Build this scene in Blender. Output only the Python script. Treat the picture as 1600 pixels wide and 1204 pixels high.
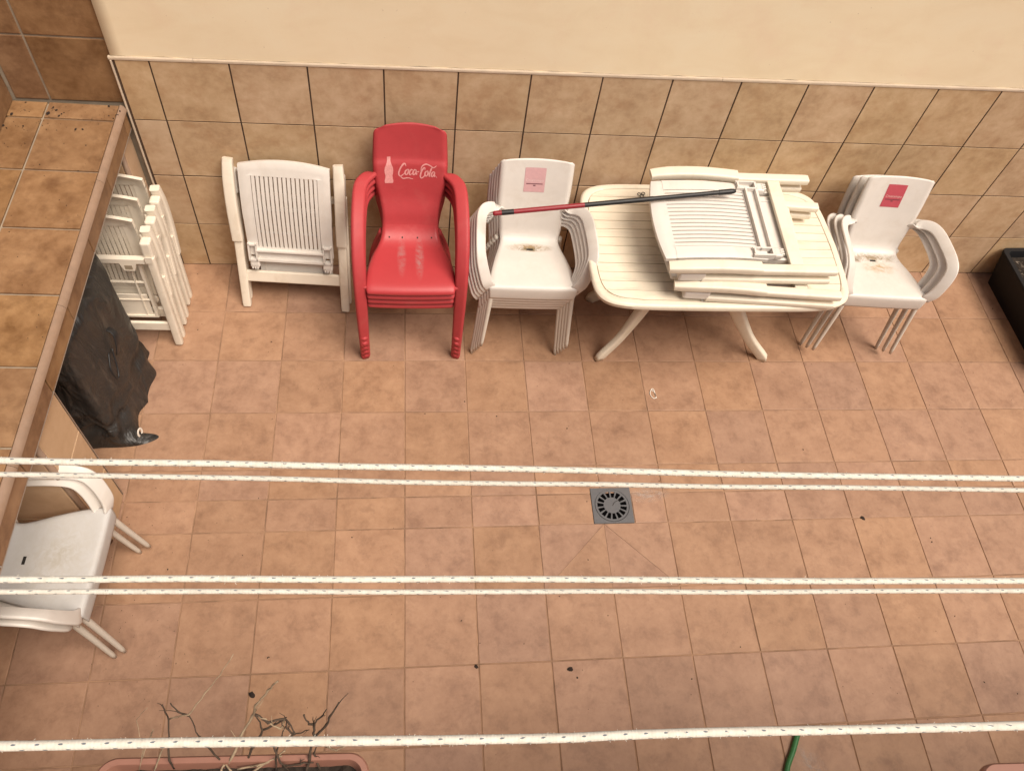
import bpy, bmesh, math, random
from mathutils import Vector, Matrix, noise
random.seed(7)
R = math.radians
for o in list(bpy.data.objects):
    bpy.data.objects.remove(o)
scene = bpy.context.scene
COL = scene.collection

# ------------------------------------------------------------------ camera
def basis(yaw, pitch, roll):
    cy, sy, cp, sp = math.cos(yaw), math.sin(yaw), math.cos(pitch), math.sin(pitch)
    f = Vector((sy * cp, cy * cp, -sp)); r = Vector((cy, -sy, 0)); u = r.cross(f)
    c, s = math.cos(roll), math.sin(roll)
    return c * r + s * u, -s * r + c * u, f
CAM_POS = Vector((1.0092, -2.8908, 3.7364))
r_, u_, f_ = basis(0.2306, 0.9873, 0.1920)
cam_data = bpy.data.cameras.new('camera')
cam_data.sensor_width = 36.0
cam_data.lens = 1276.8 / 1600 * 36.0
cam_data.clip_start = 0.02
cam_data.clip_end = 200
cam = bpy.data.objects.new('camera', cam_data)
COL.objects.link(cam)
cam.matrix_world = Matrix(((r_.x, u_.x, -f_.x, CAM_POS.x), (r_.y, u_.y, -f_.y, CAM_POS.y),
                           (r_.z, u_.z, -f_.z, CAM_POS.z), (0, 0, 0, 1)))
scene.camera = cam

# ------------------------------------------------------------------ light
SUN_EL, SUN_AZ = 62.0, 134.0          # elevation, azimuth clockwise from +Y
world = bpy.data.worlds.new('World'); scene.world = world
world.use_nodes = True
wn = world.node_tree
sky = wn.nodes.new('ShaderNodeTexSky')
sky.sky_type = 'NISHITA'; sky.sun_disc = False
sky.sun_elevation = R(SUN_EL); sky.sun_rotation = R(SUN_AZ)
sky.air_density = 0.6; sky.dust_density = 6.0; sky.ozone_density = 0.3
wn.links.new(sky.outputs[0], wn.nodes['Background'].inputs[0])
wn.nodes['Background'].inputs[1].default_value = 0.050
sun_d = bpy.data.lights.new('sun', 'SUN')
sun_d.energy = 2.8; sun_d.angle = R(36); sun_d.color = (1.0, 0.89, 0.765)
sun = bpy.data.objects.new('sun', sun_d); COL.objects.link(sun)
sd = Vector((math.sin(R(SUN_AZ)) * math.cos(R(SUN_EL)), math.cos(R(SUN_AZ)) * math.cos(R(SUN_EL)), math.sin(R(SUN_EL))))
sun.rotation_euler = sd.to_track_quat('Z', 'Y').to_euler()
sun.location = (2, -2, 8)
vs = scene.view_settings
vs.view_transform = 'Standard'; vs.look = 'None'; vs.gamma = 1; vs.use_curve_mapping = False
vs.exposure = 0.64

# ------------------------------------------------------------------ helpers
def tag(o, label=None, cat=None, group=None, kind=None):
    if label: o['label'] = label
    if cat: o['category'] = cat
    if group: o['group'] = group
    if kind: o['kind'] = kind
    return o
def empty(name, loc=(0, 0, 0), rz=0.0, parent=None):
    o = bpy.data.objects.new(name, None); COL.objects.link(o)
    o.empty_display_size = 0.05
    o.location = loc; o.rotation_euler = (0, 0, rz)
    if parent: o.parent = parent
    return o
def to_mesh(name, bm, mat, smooth=False):
    bmesh.ops.recalc_face_normals(bm, faces=bm.faces)
    me = bpy.data.meshes.new(name); bm.to_mesh(me); bm.free()
    if smooth:
        for p in me.polygons: p.use_smooth = True
    if mat: me.materials.append(mat)
    return me
def link(name, me, parent=None, mw=None):
    o = bpy.data.objects.new(name, me); COL.objects.link(o)
    if parent: o.parent = parent
    if mw is not None: o.matrix_local = mw
    return o
def obj(name, bm, mat, parent=None, smooth=False, mw=None):
    return link(name, to_mesh(name, bm, mat, smooth), parent, mw)
def smooth_angle(o, ang=40):
    me = o.data
    for p in me.polygons: p.use_smooth = True
    try:
        me.set_sharp_from_angle(angle=R(ang))
    except Exception:
        pass
    return o
def box(bm, c, s, rot=None, bev=0.0, seg=2):
    m = Matrix.Translation(Vector(c))
    if rot is not None: m = m @ rot.to_4x4()
    m = m @ Matrix.Diagonal((s[0], s[1], s[2], 1))
    g = bmesh.ops.create_cube(bm, size=1.0, matrix=m)
    if bev > 0:
        es = list({e for v in g['verts'] for e in v.link_edges})
        bmesh.ops.bevel(bm, geom=es, offset=bev, segments=seg, profile=0.5, affect='EDGES')
def catmull(pts, n):
    """pts: list of equal-length tuples -> n samples, evenly spread by arc length of the first three values"""
    P = [tuple(map(float, p)) for p in pts]
    P = [tuple(2 * a - b for a, b in zip(P[0], P[1]))] + P + [tuple(2 * a - b for a, b in zip(P[-1], P[-2]))]
    dense = []
    for i in range(1, len(P) - 2):
        for k in range(24):
            t = k / 24
            dense.append(tuple(0.5 * (2 * b + (c - a) * t + (2 * a - 5 * b + 4 * c - d) * t * t + (3 * b - a - 3 * c + d) * t ** 3)
                               for a, b, c, d in zip(P[i - 1], P[i], P[i + 1], P[i + 2])))
    dense.append(P[-2])
    L = [0.0]
    for a, b in zip(dense, dense[1:]):
        L.append(L[-1] + math.dist(a[:3], b[:3]))
    out = []; k = 0
    for i in range(n):
        t = L[-1] * i / (n - 1)
        while k < len(L) - 2 and L[k + 1] < t: k += 1
        f = 0 if L[k + 1] == L[k] else min(1, max(0, (t - L[k]) / (L[k + 1] - L[k])))
        out.append(tuple(a + (b - a) * f for a, b in zip(dense[k], dense[k + 1])))
    return out
def circle(n, r=1.0):
    return [(math.cos(2 * math.pi * i / n) * r, math.sin(2 * math.pi * i / n) * r) for i in range(n)]
def rrect(w, h, r, k=3):
    out = []
    for cx, cy, a0 in ((w / 2 - r, h / 2 - r, 0), (-w / 2 + r, h / 2 - r, 90), (-w / 2 + r, -h / 2 + r, 180), (w / 2 - r, -h / 2 + r, 270)):
        for i in range(k + 1):
            a = R(a0 + 90 * i / k)
            out.append((cx + r * math.cos(a), cy + r * math.sin(a)))
    return out
def sweep(bm, pts, prof, up=(0, 0, 1), scales=None, caps=True, uv=False, tip=0.0):
    """prof points are (side, up) offsets"""
    pts = [Vector(p[:3]) for p in pts]; up = Vector(up)
    n = len(pts); rings = []; S = 0.0; ss = []
    for i in range(n):
        T = (pts[min(i + 1, n - 1)] - pts[max(i - 1, 0)]).normalized()
        side = T.cross(up)
        if side.length < 1e-4: side = T.cross(Vector((1, 0, 0)))
        side.normalize(); u2 = side.cross(T).normalized()
        sc = 1.0 if scales is None else scales[i]
        rings.append([bm.verts.new(pts[i] + side * a * sc + u2 * b * sc) for a, b in prof])
        if i: S += (pts[i] - pts[i - 1]).length
        ss.append(S)
    m = len(prof)
    lay = bm.loops.layers.uv.verify() if uv else None
    for i in range(n - 1):
        for j in range(m):
            k = (j + 1) % m
            f = bm.faces.new((rings[i][j], rings[i][k], rings[i + 1][k], rings[i + 1][j]))
            if uv:
                for lp, (a, b) in zip(f.loops, ((ss[i], j / m), (ss[i], (j + 1) / m), (ss[i + 1], (j + 1) / m), (ss[i + 1], j / m))):
                    lp[lay].uv = (a, b)
    if caps:
        bm.faces.new(list(reversed(rings[0]))); bm.faces.new(rings[-1])
    return rings
def prism(bm, poly, z0, z1):
    a = [bm.verts.new((x, y, z0)) for x, y in poly]; b = [bm.verts.new((x, y, z1)) for x, y in poly]
    n = len(poly)
    bm.faces.new(list(reversed(a))); bm.faces.new(b)
    for i in range(n):
        k = (i + 1) % n
        bm.faces.new((a[i], a[k], b[k], b[i]))
def frame(o, ex, ey, ez):
    ex, ey, ez, o = Vector(ex), Vector(ey), Vector(ez), Vector(o)
    return Matrix(((ex.x, ey.x, ez.x, o.x), (ex.y, ey.y, ez.y, o.y), (ex.z, ey.z, ez.z, o.z), (0, 0, 0, 1)))

# ------------------------------------------------------------------ materials
class NT:
    def __init__(s, name):
        s.m = bpy.data.materials.new(name); s.m.use_nodes = True
        s.t = s.m.node_tree; s.b = s.t.nodes['Principled BSDF']
    def n(s, typ, **kw):
        nd = s.t.nodes.new(typ)
        for k, v in kw.items():
            if k.startswith('i_'):
                key = k[2:]
                key = int(key) if key.isdigit() else key.replace('_', ' ')
                sock = nd.inputs[key]
                if isinstance(v, bpy.types.NodeSocket): s.t.links.new(v, sock)
                else: sock.default_value = v
            else: setattr(nd, k, v)
        return nd
    def l(s, a, b): s.t.links.new(a, b)
    def math(s, op, a, b=None, c=None, clamp=False):
        nd = s.t.nodes.new('ShaderNodeMath'); nd.operation = op; nd.use_clamp = clamp
        for i, v in enumerate((a, b, c)):
            if v is None: continue
            if isinstance(v, bpy.types.NodeSocket): s.l(v, nd.inputs[i])
            else: nd.inputs[i].default_value = v
        return nd.outputs[0]
    def mix(s, fac, a, b, mode='MIX'):
        nd = s.t.nodes.new('ShaderNodeMix'); nd.data_type = 'RGBA'; nd.blend_type = mode
        for sock, v in ((nd.inputs[0], fac), (nd.inputs[6], a), (nd.inputs[7], b)):
            if isinstance(v, bpy.types.NodeSocket): s.l(v, sock)
            else: sock.default_value = v if not isinstance(v, tuple) else (*v, 1.0)[:4]
        return nd.outputs[2]
    def ramp(s, fac, stops):
        nd = s.t.nodes.new('ShaderNodeValToRGB'); cr = nd.color_ramp
        while len(cr.elements) < len(stops): cr.elements.new(0.5)
        for e, (p, c) in zip(cr.elements, stops):
            e.position = p; e.color = (*c, 1.0) if len(c) == 3 else c
        s.l(fac, nd.inputs[0]); return nd.outputs[0]
    def noise(s, vec, scale, detail=5.0, rough=0.6, dist=0.0):
        nd = s.t.nodes.new('ShaderNodeTexNoise')
        nd.inputs['Scale'].default_value = scale; nd.inputs['Detail'].default_value = detail
        nd.inputs['Roughness'].default_value = rough; nd.inputs['Distortion'].default_value = dist
        if vec is not None: s.l(vec, nd.inputs['Vector'])
        return nd.outputs['Fac']
    def coord(s, which='Object', jitter=True):
        tc = s.t.nodes.new('ShaderNodeTexCoord').outputs[which]
        if not jitter: return tc, None
        oi = s.t.nodes.new('ShaderNodeObjectInfo').outputs['Random']
        off = s.n('ShaderNodeCombineXYZ', i_0=s.math('MULTIPLY', oi, 91.0), i_1=s.math('MULTIPLY', oi, 57.0), i_2=s.math('MULTIPLY', oi, 33.0)).outputs[0]
        return s.n('ShaderNodeVectorMath', operation='ADD', i_0=tc, i_1=off).outputs[0], oi
    def bump(s, h, strength, dist=0.002):
        nd = s.n('ShaderNodeBump'); nd.inputs['Strength'].default_value = strength; nd.inputs['Distance'].default_value = dist
        s.l(h, nd.inputs['Height']); s.l(nd.outputs[0], s.b.inputs['Normal'])
    def done(s, color, rough=0.5, spec=0.4):
        if isinstance(color, tuple): s.b.inputs['Base Color'].default_value = (*color, 1)
        else: s.l(color, s.b.inputs['Base Color'])
        if isinstance(rough, float): s.b.inputs['Roughness'].default_value = rough
        else: s.l(rough, s.b.inputs['Roughness'])
        s.b.inputs['Specular IOR Level'].default_value = spec
        return s.m

def tile_material(name, stops, sc=9.0, var=0.12, rough=(0.38, 0.6), blotch=None, bl_amt=0.5, spec=0.35):
    t = NT(name); v, rnd = t.coord()
    a = t.noise(v, sc, 6.0, 0.62, 0.25); b = t.noise(v, sc * 4.5, 5.0, 0.65, 0.1)
    f = t.math('ADD', t.math('MULTIPLY', a, 0.68), t.math('MULTIPLY', b, 0.32))
    col = t.ramp(f, stops)
    if blotch:
        c = t.noise(v, sc * 1.5, 8.0, 0.68, 0.25)
        m = t.ramp(c, [(0.50, (0, 0, 0)), (0.74, (1, 1, 1))])
        col = t.mix(t.math('MULTIPLY', m, bl_amt), col, blotch)
    sp = t.ramp(t.noise(v, 160.0, 2.0, 0.5), [(0.66, (0, 0, 0)), (0.78, (1, 1, 1))])
    col = t.mix(t.math('MULTIPLY', sp, 0.25), col, tuple(0.55 * c for c in stops[0][1]))
    r2 = t.n('ShaderNodeTexWhiteNoise', noise_dimensions='1D', i_W=t.math('MULTIPLY', rnd, 777.0)).outputs
    val = t.math('ADD', t.math('MULTIPLY', r2['Value'], var * 2), 1.0 - var)
    hs = t.n('ShaderNodeHueSaturation', i_Color=col, i_Value=val,
             i_Saturation=t.math('ADD', t.math('MULTIPLY', rnd, 0.10), 0.94),
             i_Hue=t.math('ADD', t.math('MULTIPLY', rnd, 0.006), 0.497)).outputs[0]
    rg = t.n('ShaderNodeMapRange', i_Value=b, i_3=rough[0], i_4=rough[1]).outputs[0]
    t.bump(t.math('ADD', t.math('MULTIPLY', a, 1.0), t.math('MULTIPLY', b, 0.5)), 0.25, 0.002)
    return t.done(hs, rg, spec)
def plain(name, col, rough=0.5, var=0.08, sc=30.0, bump=0.15, dirt=None, dirt_amt=0.4, spec=0.4, metal=0.0, dsc=7.0):
    t = NT(name); v, rnd = t.coord()
    a = t.noise(v, sc, 5.0, 0.6)
    c = t.ramp(a, [(0.25, tuple(x * (1 - var) for x in col)), (0.75, tuple(min(0.95, x * (1 + var)) for x in col))])
    if dirt:
        d = t.ramp(t.noise(v, dsc, 8.0, 0.7, 0.8), [(0.50, (0, 0, 0)), (0.78, (1, 1, 1))])
        c = t.mix(t.math('MULTIPLY', d, dirt_amt), c, dirt)
    t.bump(t.noise(v, sc * 3, 4.0, 0.6), bump, 0.001)
    t.b.inputs['Metallic'].default_value = metal
    return t.done(c, rough, spec)

M = {}
M['floor_tile'] = tile_material('terracotta_floor_tile', [(0.30, (0.245, 0.135, 0.082)), (0.47, (0.318, 0.184, 0.114)), (0.66, (0.378, 0.226, 0.142))],
                                sc=8.0, var=0.065, blotch=(0.155, 0.081, 0.051), bl_amt=0.52, rough=(0.42, 0.62))
M['wall_tile'] = tile_material('beige_wall_tile', [(0.32, (0.38, 0.245, 0.138)), (0.48, (0.51, 0.355, 0.212)), (0.64, (0.60, 0.440, 0.280))],
                               sc=6.0, var=0.03, blotch=(0.40, 0.230, 0.118), bl_amt=0.6, rough=(0.4, 0.6))
M['brown_tile'] = tile_material('brown_counter_tile', [(0.30, (0.135, 0.064, 0.025)), (0.47, (0.228, 0.124, 0.058)), (0.65, (0.312, 0.182, 0.090))],
                                sc=6.0, var=0.08, blotch=(0.10, 0.045, 0.020), bl_amt=0.7, rough=(0.4, 0.6))
M['pier_tile'] = tile_material('pale_pier_tile', [(0.30, (0.42, 0.27, 0.16)), (0.48, (0.50, 0.335, 0.205)), (0.68, (0.56, 0.39, 0.25))],
                               sc=6.0, var=0.04, rough=(0.4, 0.6))
M['floor_grout'] = plain('floor_grout', (0.30, 0.18, 0.11), 0.85, 0.35, 9.0, 0.4, dirt=(0.075, 0.045, 0.03), dirt_amt=0.9, dsc=2.5)
M['wall_grout'] = plain('wall_grout', (0.075, 0.045, 0.028), 0.9, 0.3, 20.0, 0.4)
M['pale_grout'] = plain('pale_grout', (0.29, 0.235, 0.175), 0.9, 0.2, 20.0, 0.4, dirt=(0.2, 0.15, 0.1), dirt_amt=0.5)
def plaster():
    t = NT('cream_plaster'); v, _ = t.coord(jitter=False)
    st = t.n('ShaderNodeMapping', i_Vector=v, i_Scale=(1.2, 1.0, 2.6)).outputs[0]
    a = t.noise(st, 3.0, 7.0, 0.6, 0.5); b = t.noise(v, 2.2, 6.0, 0.65)
    c = t.ramp(a, [(0.30, (0.83, 0.690, 0.475)), (0.52, (0.86, 0.730, 0.515)), (0.75, (0.87, 0.755, 0.545))])
    c = t.mix(t.math('MULTIPLY', t.ramp(b, [(0.55, (0, 0, 0)), (0.75, (1, 1, 1))]), 0.5), c, (0.80, 0.60, 0.43))
    d = t.ramp(t.noise(v, 38.0, 3.0, 0.5), [(0.72, (0, 0, 0)), (0.76, (1, 1, 1))])
    c = t.mix(t.math('MULTIPLY', d, 0.35), c, (0.40, 0.26, 0.17))
    t.bump(t.math('ADD', t.noise(st, 16.0, 6.0, 0.65), t.noise(v, 90.0, 4.0, 0.6)), 0.14, 0.002)
    return t.done(c, 0.88, 0.2)
M['plaster'] = plaster()
M['trim'] = plain('cream_trim', (0.60, 0.49, 0.37), 0.55, 0.08, 25.0, 0.1, dirt=(0.42, 0.32, 0.22), dirt_amt=0.5)
M['edge_trim'] = plain('ceramic_edge_trim', (0.27, 0.180, 0.125), 0.5, 0.12, 25.0, 0.2, dirt=(0.24, 0.14, 0.08), dirt_amt=0.7)
M['metal_strip'] = plain('metal_corner_strip', (0.45, 0.38, 0.32), 0.4, 0.1, 40.0, 0.05, metal=0.6)
M['white'] = plain('white_garden_plastic', (0.66, 0.622, 0.575), 0.42, 0.03, 20.0, 0.06, dirt=(0.52, 0.45, 0.37), dirt_amt=0.45)
M['white_leg'] = plain('greyish_white_leg_plastic', (0.58, 0.53, 0.46), 0.42, 0.03, 20.0, 0.06, dirt=(0.48, 0.42, 0.35), dirt_amt=0.4)
M['cream'] = plain('cream_garden_plastic', (0.72, 0.655, 0.535), 0.42, 0.03, 20.0, 0.08, dirt=(0.54, 0.44, 0.31), dirt_amt=0.5)
M['aged'] = plain('aged_white_plastic', (0.74, 0.67, 0.56), 0.45, 0.03, 20.0, 0.08, dirt=(0.50, 0.40, 0.28), dirt_amt=0.5)
M['red'] = plain('red_chair_plastic', (0.40, 0.042, 0.048), 0.58, 0.05, 24.0, 0.08, dirt=(0.42, 0.085, 0.082), dirt_amt=0.5)
M['print_pale'] = plain('pale_pink_print', (0.62, 0.27, 0.26), 0.5, 0.15, 120.0, 0.0)
M['sticker_red'] = plain('red_sticker', (0.46, 0.075, 0.10), 0.45, 0.06, 40.0, 0.0)
M['sticker_faded'] = plain('faded_pink_sticker', (0.60, 0.36, 0.37), 0.5, 0.06, 60.0, 0.0)
M['sticker_pale'] = plain('pale_sticker_print', (0.70, 0.45, 0.42), 0.5, 0.03, 60.0, 0.0)
M['sticker_pale2'] = plain('paler_sticker_print', (0.72, 0.55, 0.54), 0.5, 0.03, 60.0, 0.0)
M['sticker_dark'] = plain('dark_sticker_print', (0.14, 0.05, 0.06), 0.5, 0.03, 60.0, 0.0)
M['pole_red'] = plain('dark_red_pole', (0.25, 0.022, 0.030), 0.35, 0.06, 50.0, 0.03)
M['black'] = plain('black_plastic', (0.016, 0.016, 0.017), 0.42, 0.2, 40.0, 0.08)
M['planter_black'] = plain('black_planter_plastic', (0.008, 0.008, 0.009), 0.55, 0.2, 40.0, 0.08, spec=0.25)
M['dark'] = plain('painted_hole_shade', (0.02, 0.017, 0.014), 0.8, 0.2, 40.0, 0.0)  # dark tone painted for the shade inside chair openings
M['terracotta'] = plain('terracotta_trough_plastic', (0.26, 0.120, 0.082), 0.5, 0.06, 30.0, 0.1, dirt=(0.20, 0.105, 0.075), dirt_amt=0.5)
M['soil'] = plain('dark_soil', (0.022, 0.015, 0.010), 0.95, 0.6, 90.0, 0.8)
M['twig'] = plain('dry_brown_twig', (0.060, 0.040, 0.026), 0.85, 0.4, 90.0, 0.3)
M['twig_pale'] = plain('dry_pale_twig', (0.30, 0.22, 0.14), 0.85, 0.3, 90.0, 0.3)
M['hose'] = plain('green_hose', (0.035, 0.15, 0.045), 0.45, 0.15, 60.0, 0.1)
M['drain'] = plain('grey_drain_plastic', (0.105, 0.105, 0.110), 0.5, 0.08, 60.0, 0.1, dirt=(0.16, 0.145, 0.13), dirt_amt=0.4)
M['debris'] = plain('dark_dry_debris', (0.025, 0.016, 0.012), 0.95, 0.4, 80.0, 0.2)
M['string'] = plain('white_string', (0.75, 0.70, 0.62), 0.8, 0.05, 80.0, 0.1)
M['sump_shade'] = plain('painted_drain_shade', (0.003, 0.003, 0.003), 0.95, 0.1, 40.0, 0.0, spec=0.0)  # black painted for the unlit depth below the drain grate
M['lock'] = plain('painted_lock_shade', (0.30, 0.24, 0.17), 0.7, 0.1, 40.0, 0.0)  # darker plastic tone, painted shade of a recess
M['steel'] = plain('painted_bracket_steel', (0.3, 0.3, 0.3), 0.45, 0.1, 60.0, 0.05, metal=0.5)
M['facade'] = plain('cream_facade_render', (0.72, 0.56, 0.38), 0.9, 0.06, 12.0, 0.4)

def plank_material():
    t = NT('weathered_cream_plank'); v, _ = t.coord()
    st = t.n('ShaderNodeMapping', i_Vector=v, i_Scale=(2.2, 14.0, 1.0)).outputs[0]
    a = t.noise(st, 2.4, 8.0, 0.7, 0.3); b = t.noise(v, 5.0, 6.0, 0.65)
    c = t.ramp(b, [(0.3, (0.70, 0.62, 0.49)), (0.7, (0.80, 0.72, 0.58))])
    c = t.mix(t.math('MULTIPLY', t.ramp(a, [(0.50, (0, 0, 0)), (0.80, (1, 1, 1))]), 0.55), c, (0.42, 0.35, 0.27))
    t.bump(t.noise(st, 30.0, 4.0, 0.6), 0.12, 0.001)
    return t.done(c, 0.5, 0.35)
M['plank'] = plank_material()
def stain_material(name, base, spots, streaks=()):
    """plastic with dried stains of their own shape: spots = (x,y,z, rx,ry,rz, strength, colour) in object space"""
    t = NT(name); tc, _ = t.coord(jitter=False)
    n1 = t.noise(tc, 34.0, 7.0, 0.72, 0.8); n2 = t.noise(tc, 9.0, 6.0, 0.65)
    c = t.ramp(n2, [(0.3, tuple(x * 0.95 for x in base)), (0.7, tuple(min(.95, x * 1.03) for x in base))])
    for (x, y, z, rx, ry, rz, k, colr) in spots:
        d = t.n('ShaderNodeVectorMath', operation='SUBTRACT', i_0=tc, i_1=(x, y, z)).outputs[0]
        d = t.n('ShaderNodeVectorMath', operation='DIVIDE', i_0=d, i_1=(rx, ry, rz)).outputs[0]
        L = t.n('ShaderNodeVectorMath', operation='LENGTH', i_0=d).outputs['Value']
        w = t.math('SUBTRACT', 1.0, L, clamp=True)
        m = t.math('MULTIPLY', t.math('MULTIPLY', w, t.ramp(n1, [(0.36, (0, 0, 0)), (0.62, (1, 1, 1))])), k, clamp=True)
        c = t.mix(m, c, colr)
    t.bump(t.noise(tc, 60.0, 4.0, 0.6), 0.06, 0.001)
    return t.done(c, 0.44, 0.4)
WB = (0.64, 0.605, 0.56)
M['white_seat_a'] = stain_material('white_plastic_with_waterline', WB, [(0.0, 0.07, 0.437, 0.14, 0.035, 0.05, 2.0, (0.30, 0.21, 0.11)), (0.0, 0.06, 0.42, 0.08, 0.018, 0.04, 2.5, (0.16, 0.12, 0.05)), (0, -.08, .43, .25, .2, .1, .25, (.52, .44, .36))])
M['white_seat_b'] = stain_material('white_plastic_with_blotches', WB, [(0.0, 0.08, 0.437, 0.22, 0.04, 0.05, 1.7, (0.25, 0.19, 0.12)), (0.02, 0.0, 0.43, 0.12, 0.06, 0.05, 1.5, (0.42, 0.30, 0.17)), (-.1, .06, .42, .06, .03, .05, 2., (.2, .15, .1)), (0, -.08, .43, .25, .2, .1, .35, (.50, .43, .35))])
M['white_seat_c'] = stain_material('white_plastic_weathered_grey', (0.50, 0.49, 0.475), [(0.0, -0.08, 0.43, 0.28, 0.26, 0.1, .7, (0.42, 0.38, 0.32)), (0.02, -0.08, 0.43, 0.09, 0.09, 0.1, .6, (0.36, 0.32, 0.26))])
M['red_seat'] = stain_material('red_plastic_with_dried_drips', (0.41, 0.042, 0.048), [(-0.045, -0.04, 0.44, 0.026, 0.16, 0.06, 1.2, (0.36, 0.17, 0.165)), (0.045, -0.05, 0.44, 0.026, 0.17, 0.06, 1.4, (0.36, 0.17, 0.165)), (0, .12, .47, .2, .1, .1, .5, (.46, .09, .09))])

# ------------------------------------------------------------------ tiles
TILE_CACHE = {}
def tile_mesh(w, h, t, mat, ch=0.0022):
    key = (round(w, 4), round(h, 4), round(t, 4), mat.name)
    if key not in TILE_CACHE:
        bm = bmesh.new()
        lv = [[bm.verts.new((sx * (w / 2 - ins), sy * (h / 2 - ins), zz)) for sx, sy in ((-1, -1), (1, -1), (1, 1), (-1, 1))]
              for ins, zz in ((0, -t), (0, -ch), (ch * .45, -ch * .3), (ch * 1.3, 0))]
        for a, b in zip(lv, lv[1:]):
            for i in range(4):
                k = (i + 1) % 4
                bm.faces.new((a[i], a[k], b[k], b[i]))
        bm.faces.new(lv[-1])
        TILE_CACHE[key] = to_mesh('tile', bm, mat)
    return TILE_CACHE[key]
def lay(parent, cx, cy, w, h, t, mat, base, jz=0.0006, ja=0.0025, ch=0.0022):
    """one tile centred at (cx,cy) of the plane frame 'base'"""
    me = tile_mesh(w, h, t, mat, ch)
    m = base @ Matrix.Translation((cx, cy, random.uniform(-jz, jz))) @ Matrix.Rotation(random.uniform(-ja, ja), 4, 'Z') \
        @ Matrix.Rotation(random.uniform(-ja, ja), 4, 'X')
    return link('tile', me, parent, m)

# floor ------------------------------------------------------------
PX, PY, G = 0.330, 0.328, 0.0055
bm = bmesh.new(); box(bm, (2.0, -1.3, -0.0538), (60, 60, 0.10))
floor = obj('floor', bm, M['floor_grout']); tag(floor, kind='structure')
I4 = Matrix.Identity(4)
DX0, DX1, DY0, DY1 = 1.930, 2.137, -1.3105, -1.117
for c in range(-3, 16):
    for j in range(-1, 9):
        x0, x1 = c * PX, (c + 1) * PX
        y1, y0 = -j * PY, -(j + 1) * PY
        if j == -1: y1 = 0.40
        cells = []
        if j == 3:
            ym = -1.146
            cells.append((x0, x1, ym, y1))
            if c == 5: cells.append((x0, DX0 + .002, y0, ym))
            elif c == 6: cells.append((DX1 + .002, x1, y0, ym))
            else: cells.append((x0, x1, y0, ym))
        else:
            cells.append((x0, x1, y0, y1))
        for a, b, d, e in cells:
            if j == 4 and c in (5, 6):      # tiles cut on the diagonal where the floor falls to the drain
                g = G / 9
                for tri in ([(a + g, d + g), (b - g * 3, e - g), (a + g, e - g)], [(a + g * 3, d + g), (b - g, d + g), (b - g, e - g * 2)]) if c == 5 else \
                           ([(a + g, e - g * 3), (b - g * 3, d + g), (a + g, d + g)], [(a + g * 2, e - g), (b - g, d + g * 2), (b - g, e - g)]):
                    q = bmesh.new(); cx = sum(p[0] for p in tri) / 3; cy = sum(p[1] for p in tri) / 3
                    ar = (tri[1][0] - tri[0][0]) * (tri[2][1] - tri[0][1]) - (tri[1][1] - tri[0][1]) * (tri[2][0] - tri[0][0])
                    tri = tri if ar > 0 else tri[::-1]
                    prism(q, [(px - cx, py - cy) for px, py in tri], -0.012, 0.0)
                    obj('tile', q, M['floor_tile'], floor, mw=Matrix.Translation((cx, cy, 0)))
                continue
            lay(floor, (a + b) / 2, (d + e) / 2, b - a - G, e - d - G, 0.012, M['floor_tile'], I4)

# back wall ---------------------------------------------------------
YW, WANG = 0.347, 0.0068
back = empty('back_wall', (0, YW, 0), WANG)
tag(back, 'cream plastered wall behind the chairs with a beige tiled lower part', 'wall')
WF = frame((0, 0, 0), (1, 0, 0), (0, 0, 1), (0, -1, 0))      # local plane: x right, y up, z towards the yard
XL, XR = -0.276, 6.4
def trim_z(x): return 1.343 + 0.0082 * (x - 0.06)
bm = bmesh.new(); box(bm, ((XL + XR) / 2, 0.0985, 0.69), (XR - XL, 0.20, 1.38))
for v in bm.verts:
    if v.co.z > 1: v.co.z = trim_z(v.co.x) + .006
obj('grout_bed', bm, M['wall_grout'], back)
bm = bmesh.new(); box(bm, ((XL + XR) / 2, 0.108, 1.38), (XR - XL - .004, 0.18, 0.12)); obj('wall_core', bm, M['wall_grout'], back)
bm = bmesh.new()
NXP, NZP = 120, 10
vv = [[bm.verts.new((XL + (XR - XL) * i / NXP, -0.001 + 0.0035 * noise.noise(Vector((i * .11, k * .35, 3))),
        (trim_z(XL + (XR - XL) * i / NXP) + 0.0205 + (0.0045 * noise.noise(Vector((i * .9, 0, 0))) if k == 0 else 0)) * (1 - k / NZP) + 2.7 * k / NZP))
       for k in range(NZP + 1)] for i in range(NXP + 1)]
for i in range(NXP):
    for k in range(NZP):
        bm.faces.new((vv[i][k], vv[i + 1][k], vv[i + 1][k + 1], vv[i][k + 1]))
bb = [[bm.verts.new((XL + (XR - XL) * i / NXP, 0.2, z)) for z in (1.37, 2.7)] for i in (0, NXP)]
bm.faces.new((vv[0][-1], vv[NXP][-1], bb[1][1], bb[0][1]))
bm.faces.new([vv[0][k] for k in range(NZP + 1)] + [bb[0][1], bb[0][0]])
obj('plaster', bm, M['plaster'], back, smooth=True)
X0, PW = -0.121, 0.3402
ROWS = [0.0, 0.3284, 0.6746, 1.0208]
for k in range(-1, 19):
    x0 = X0 + k * PW; x1 = x0 + PW
    if k == -1: x0 = XL + 0.008
    for rI in range(4):
        z0 = ROWS[rI]; z1 = ROWS[rI + 1] if rI < 3 else trim_z((x0 + x1) / 2) + 0.004
        g = 0.0075
        lay(back, (x0 + x1) / 2, (z0 + z1) / 2 + (0.002 if rI == 0 else 0), x1 - x0 - g, z1 - z0 - g + (0.0025 if rI == 3 else 0), 0.009, M['wall_tile'], WF @ Matrix.Translation((0, 0, 0.004)), 0.0005, ch=0.0007)
xs = [XL - .012, 0.07, 2.5, 4.95, XR]
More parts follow.
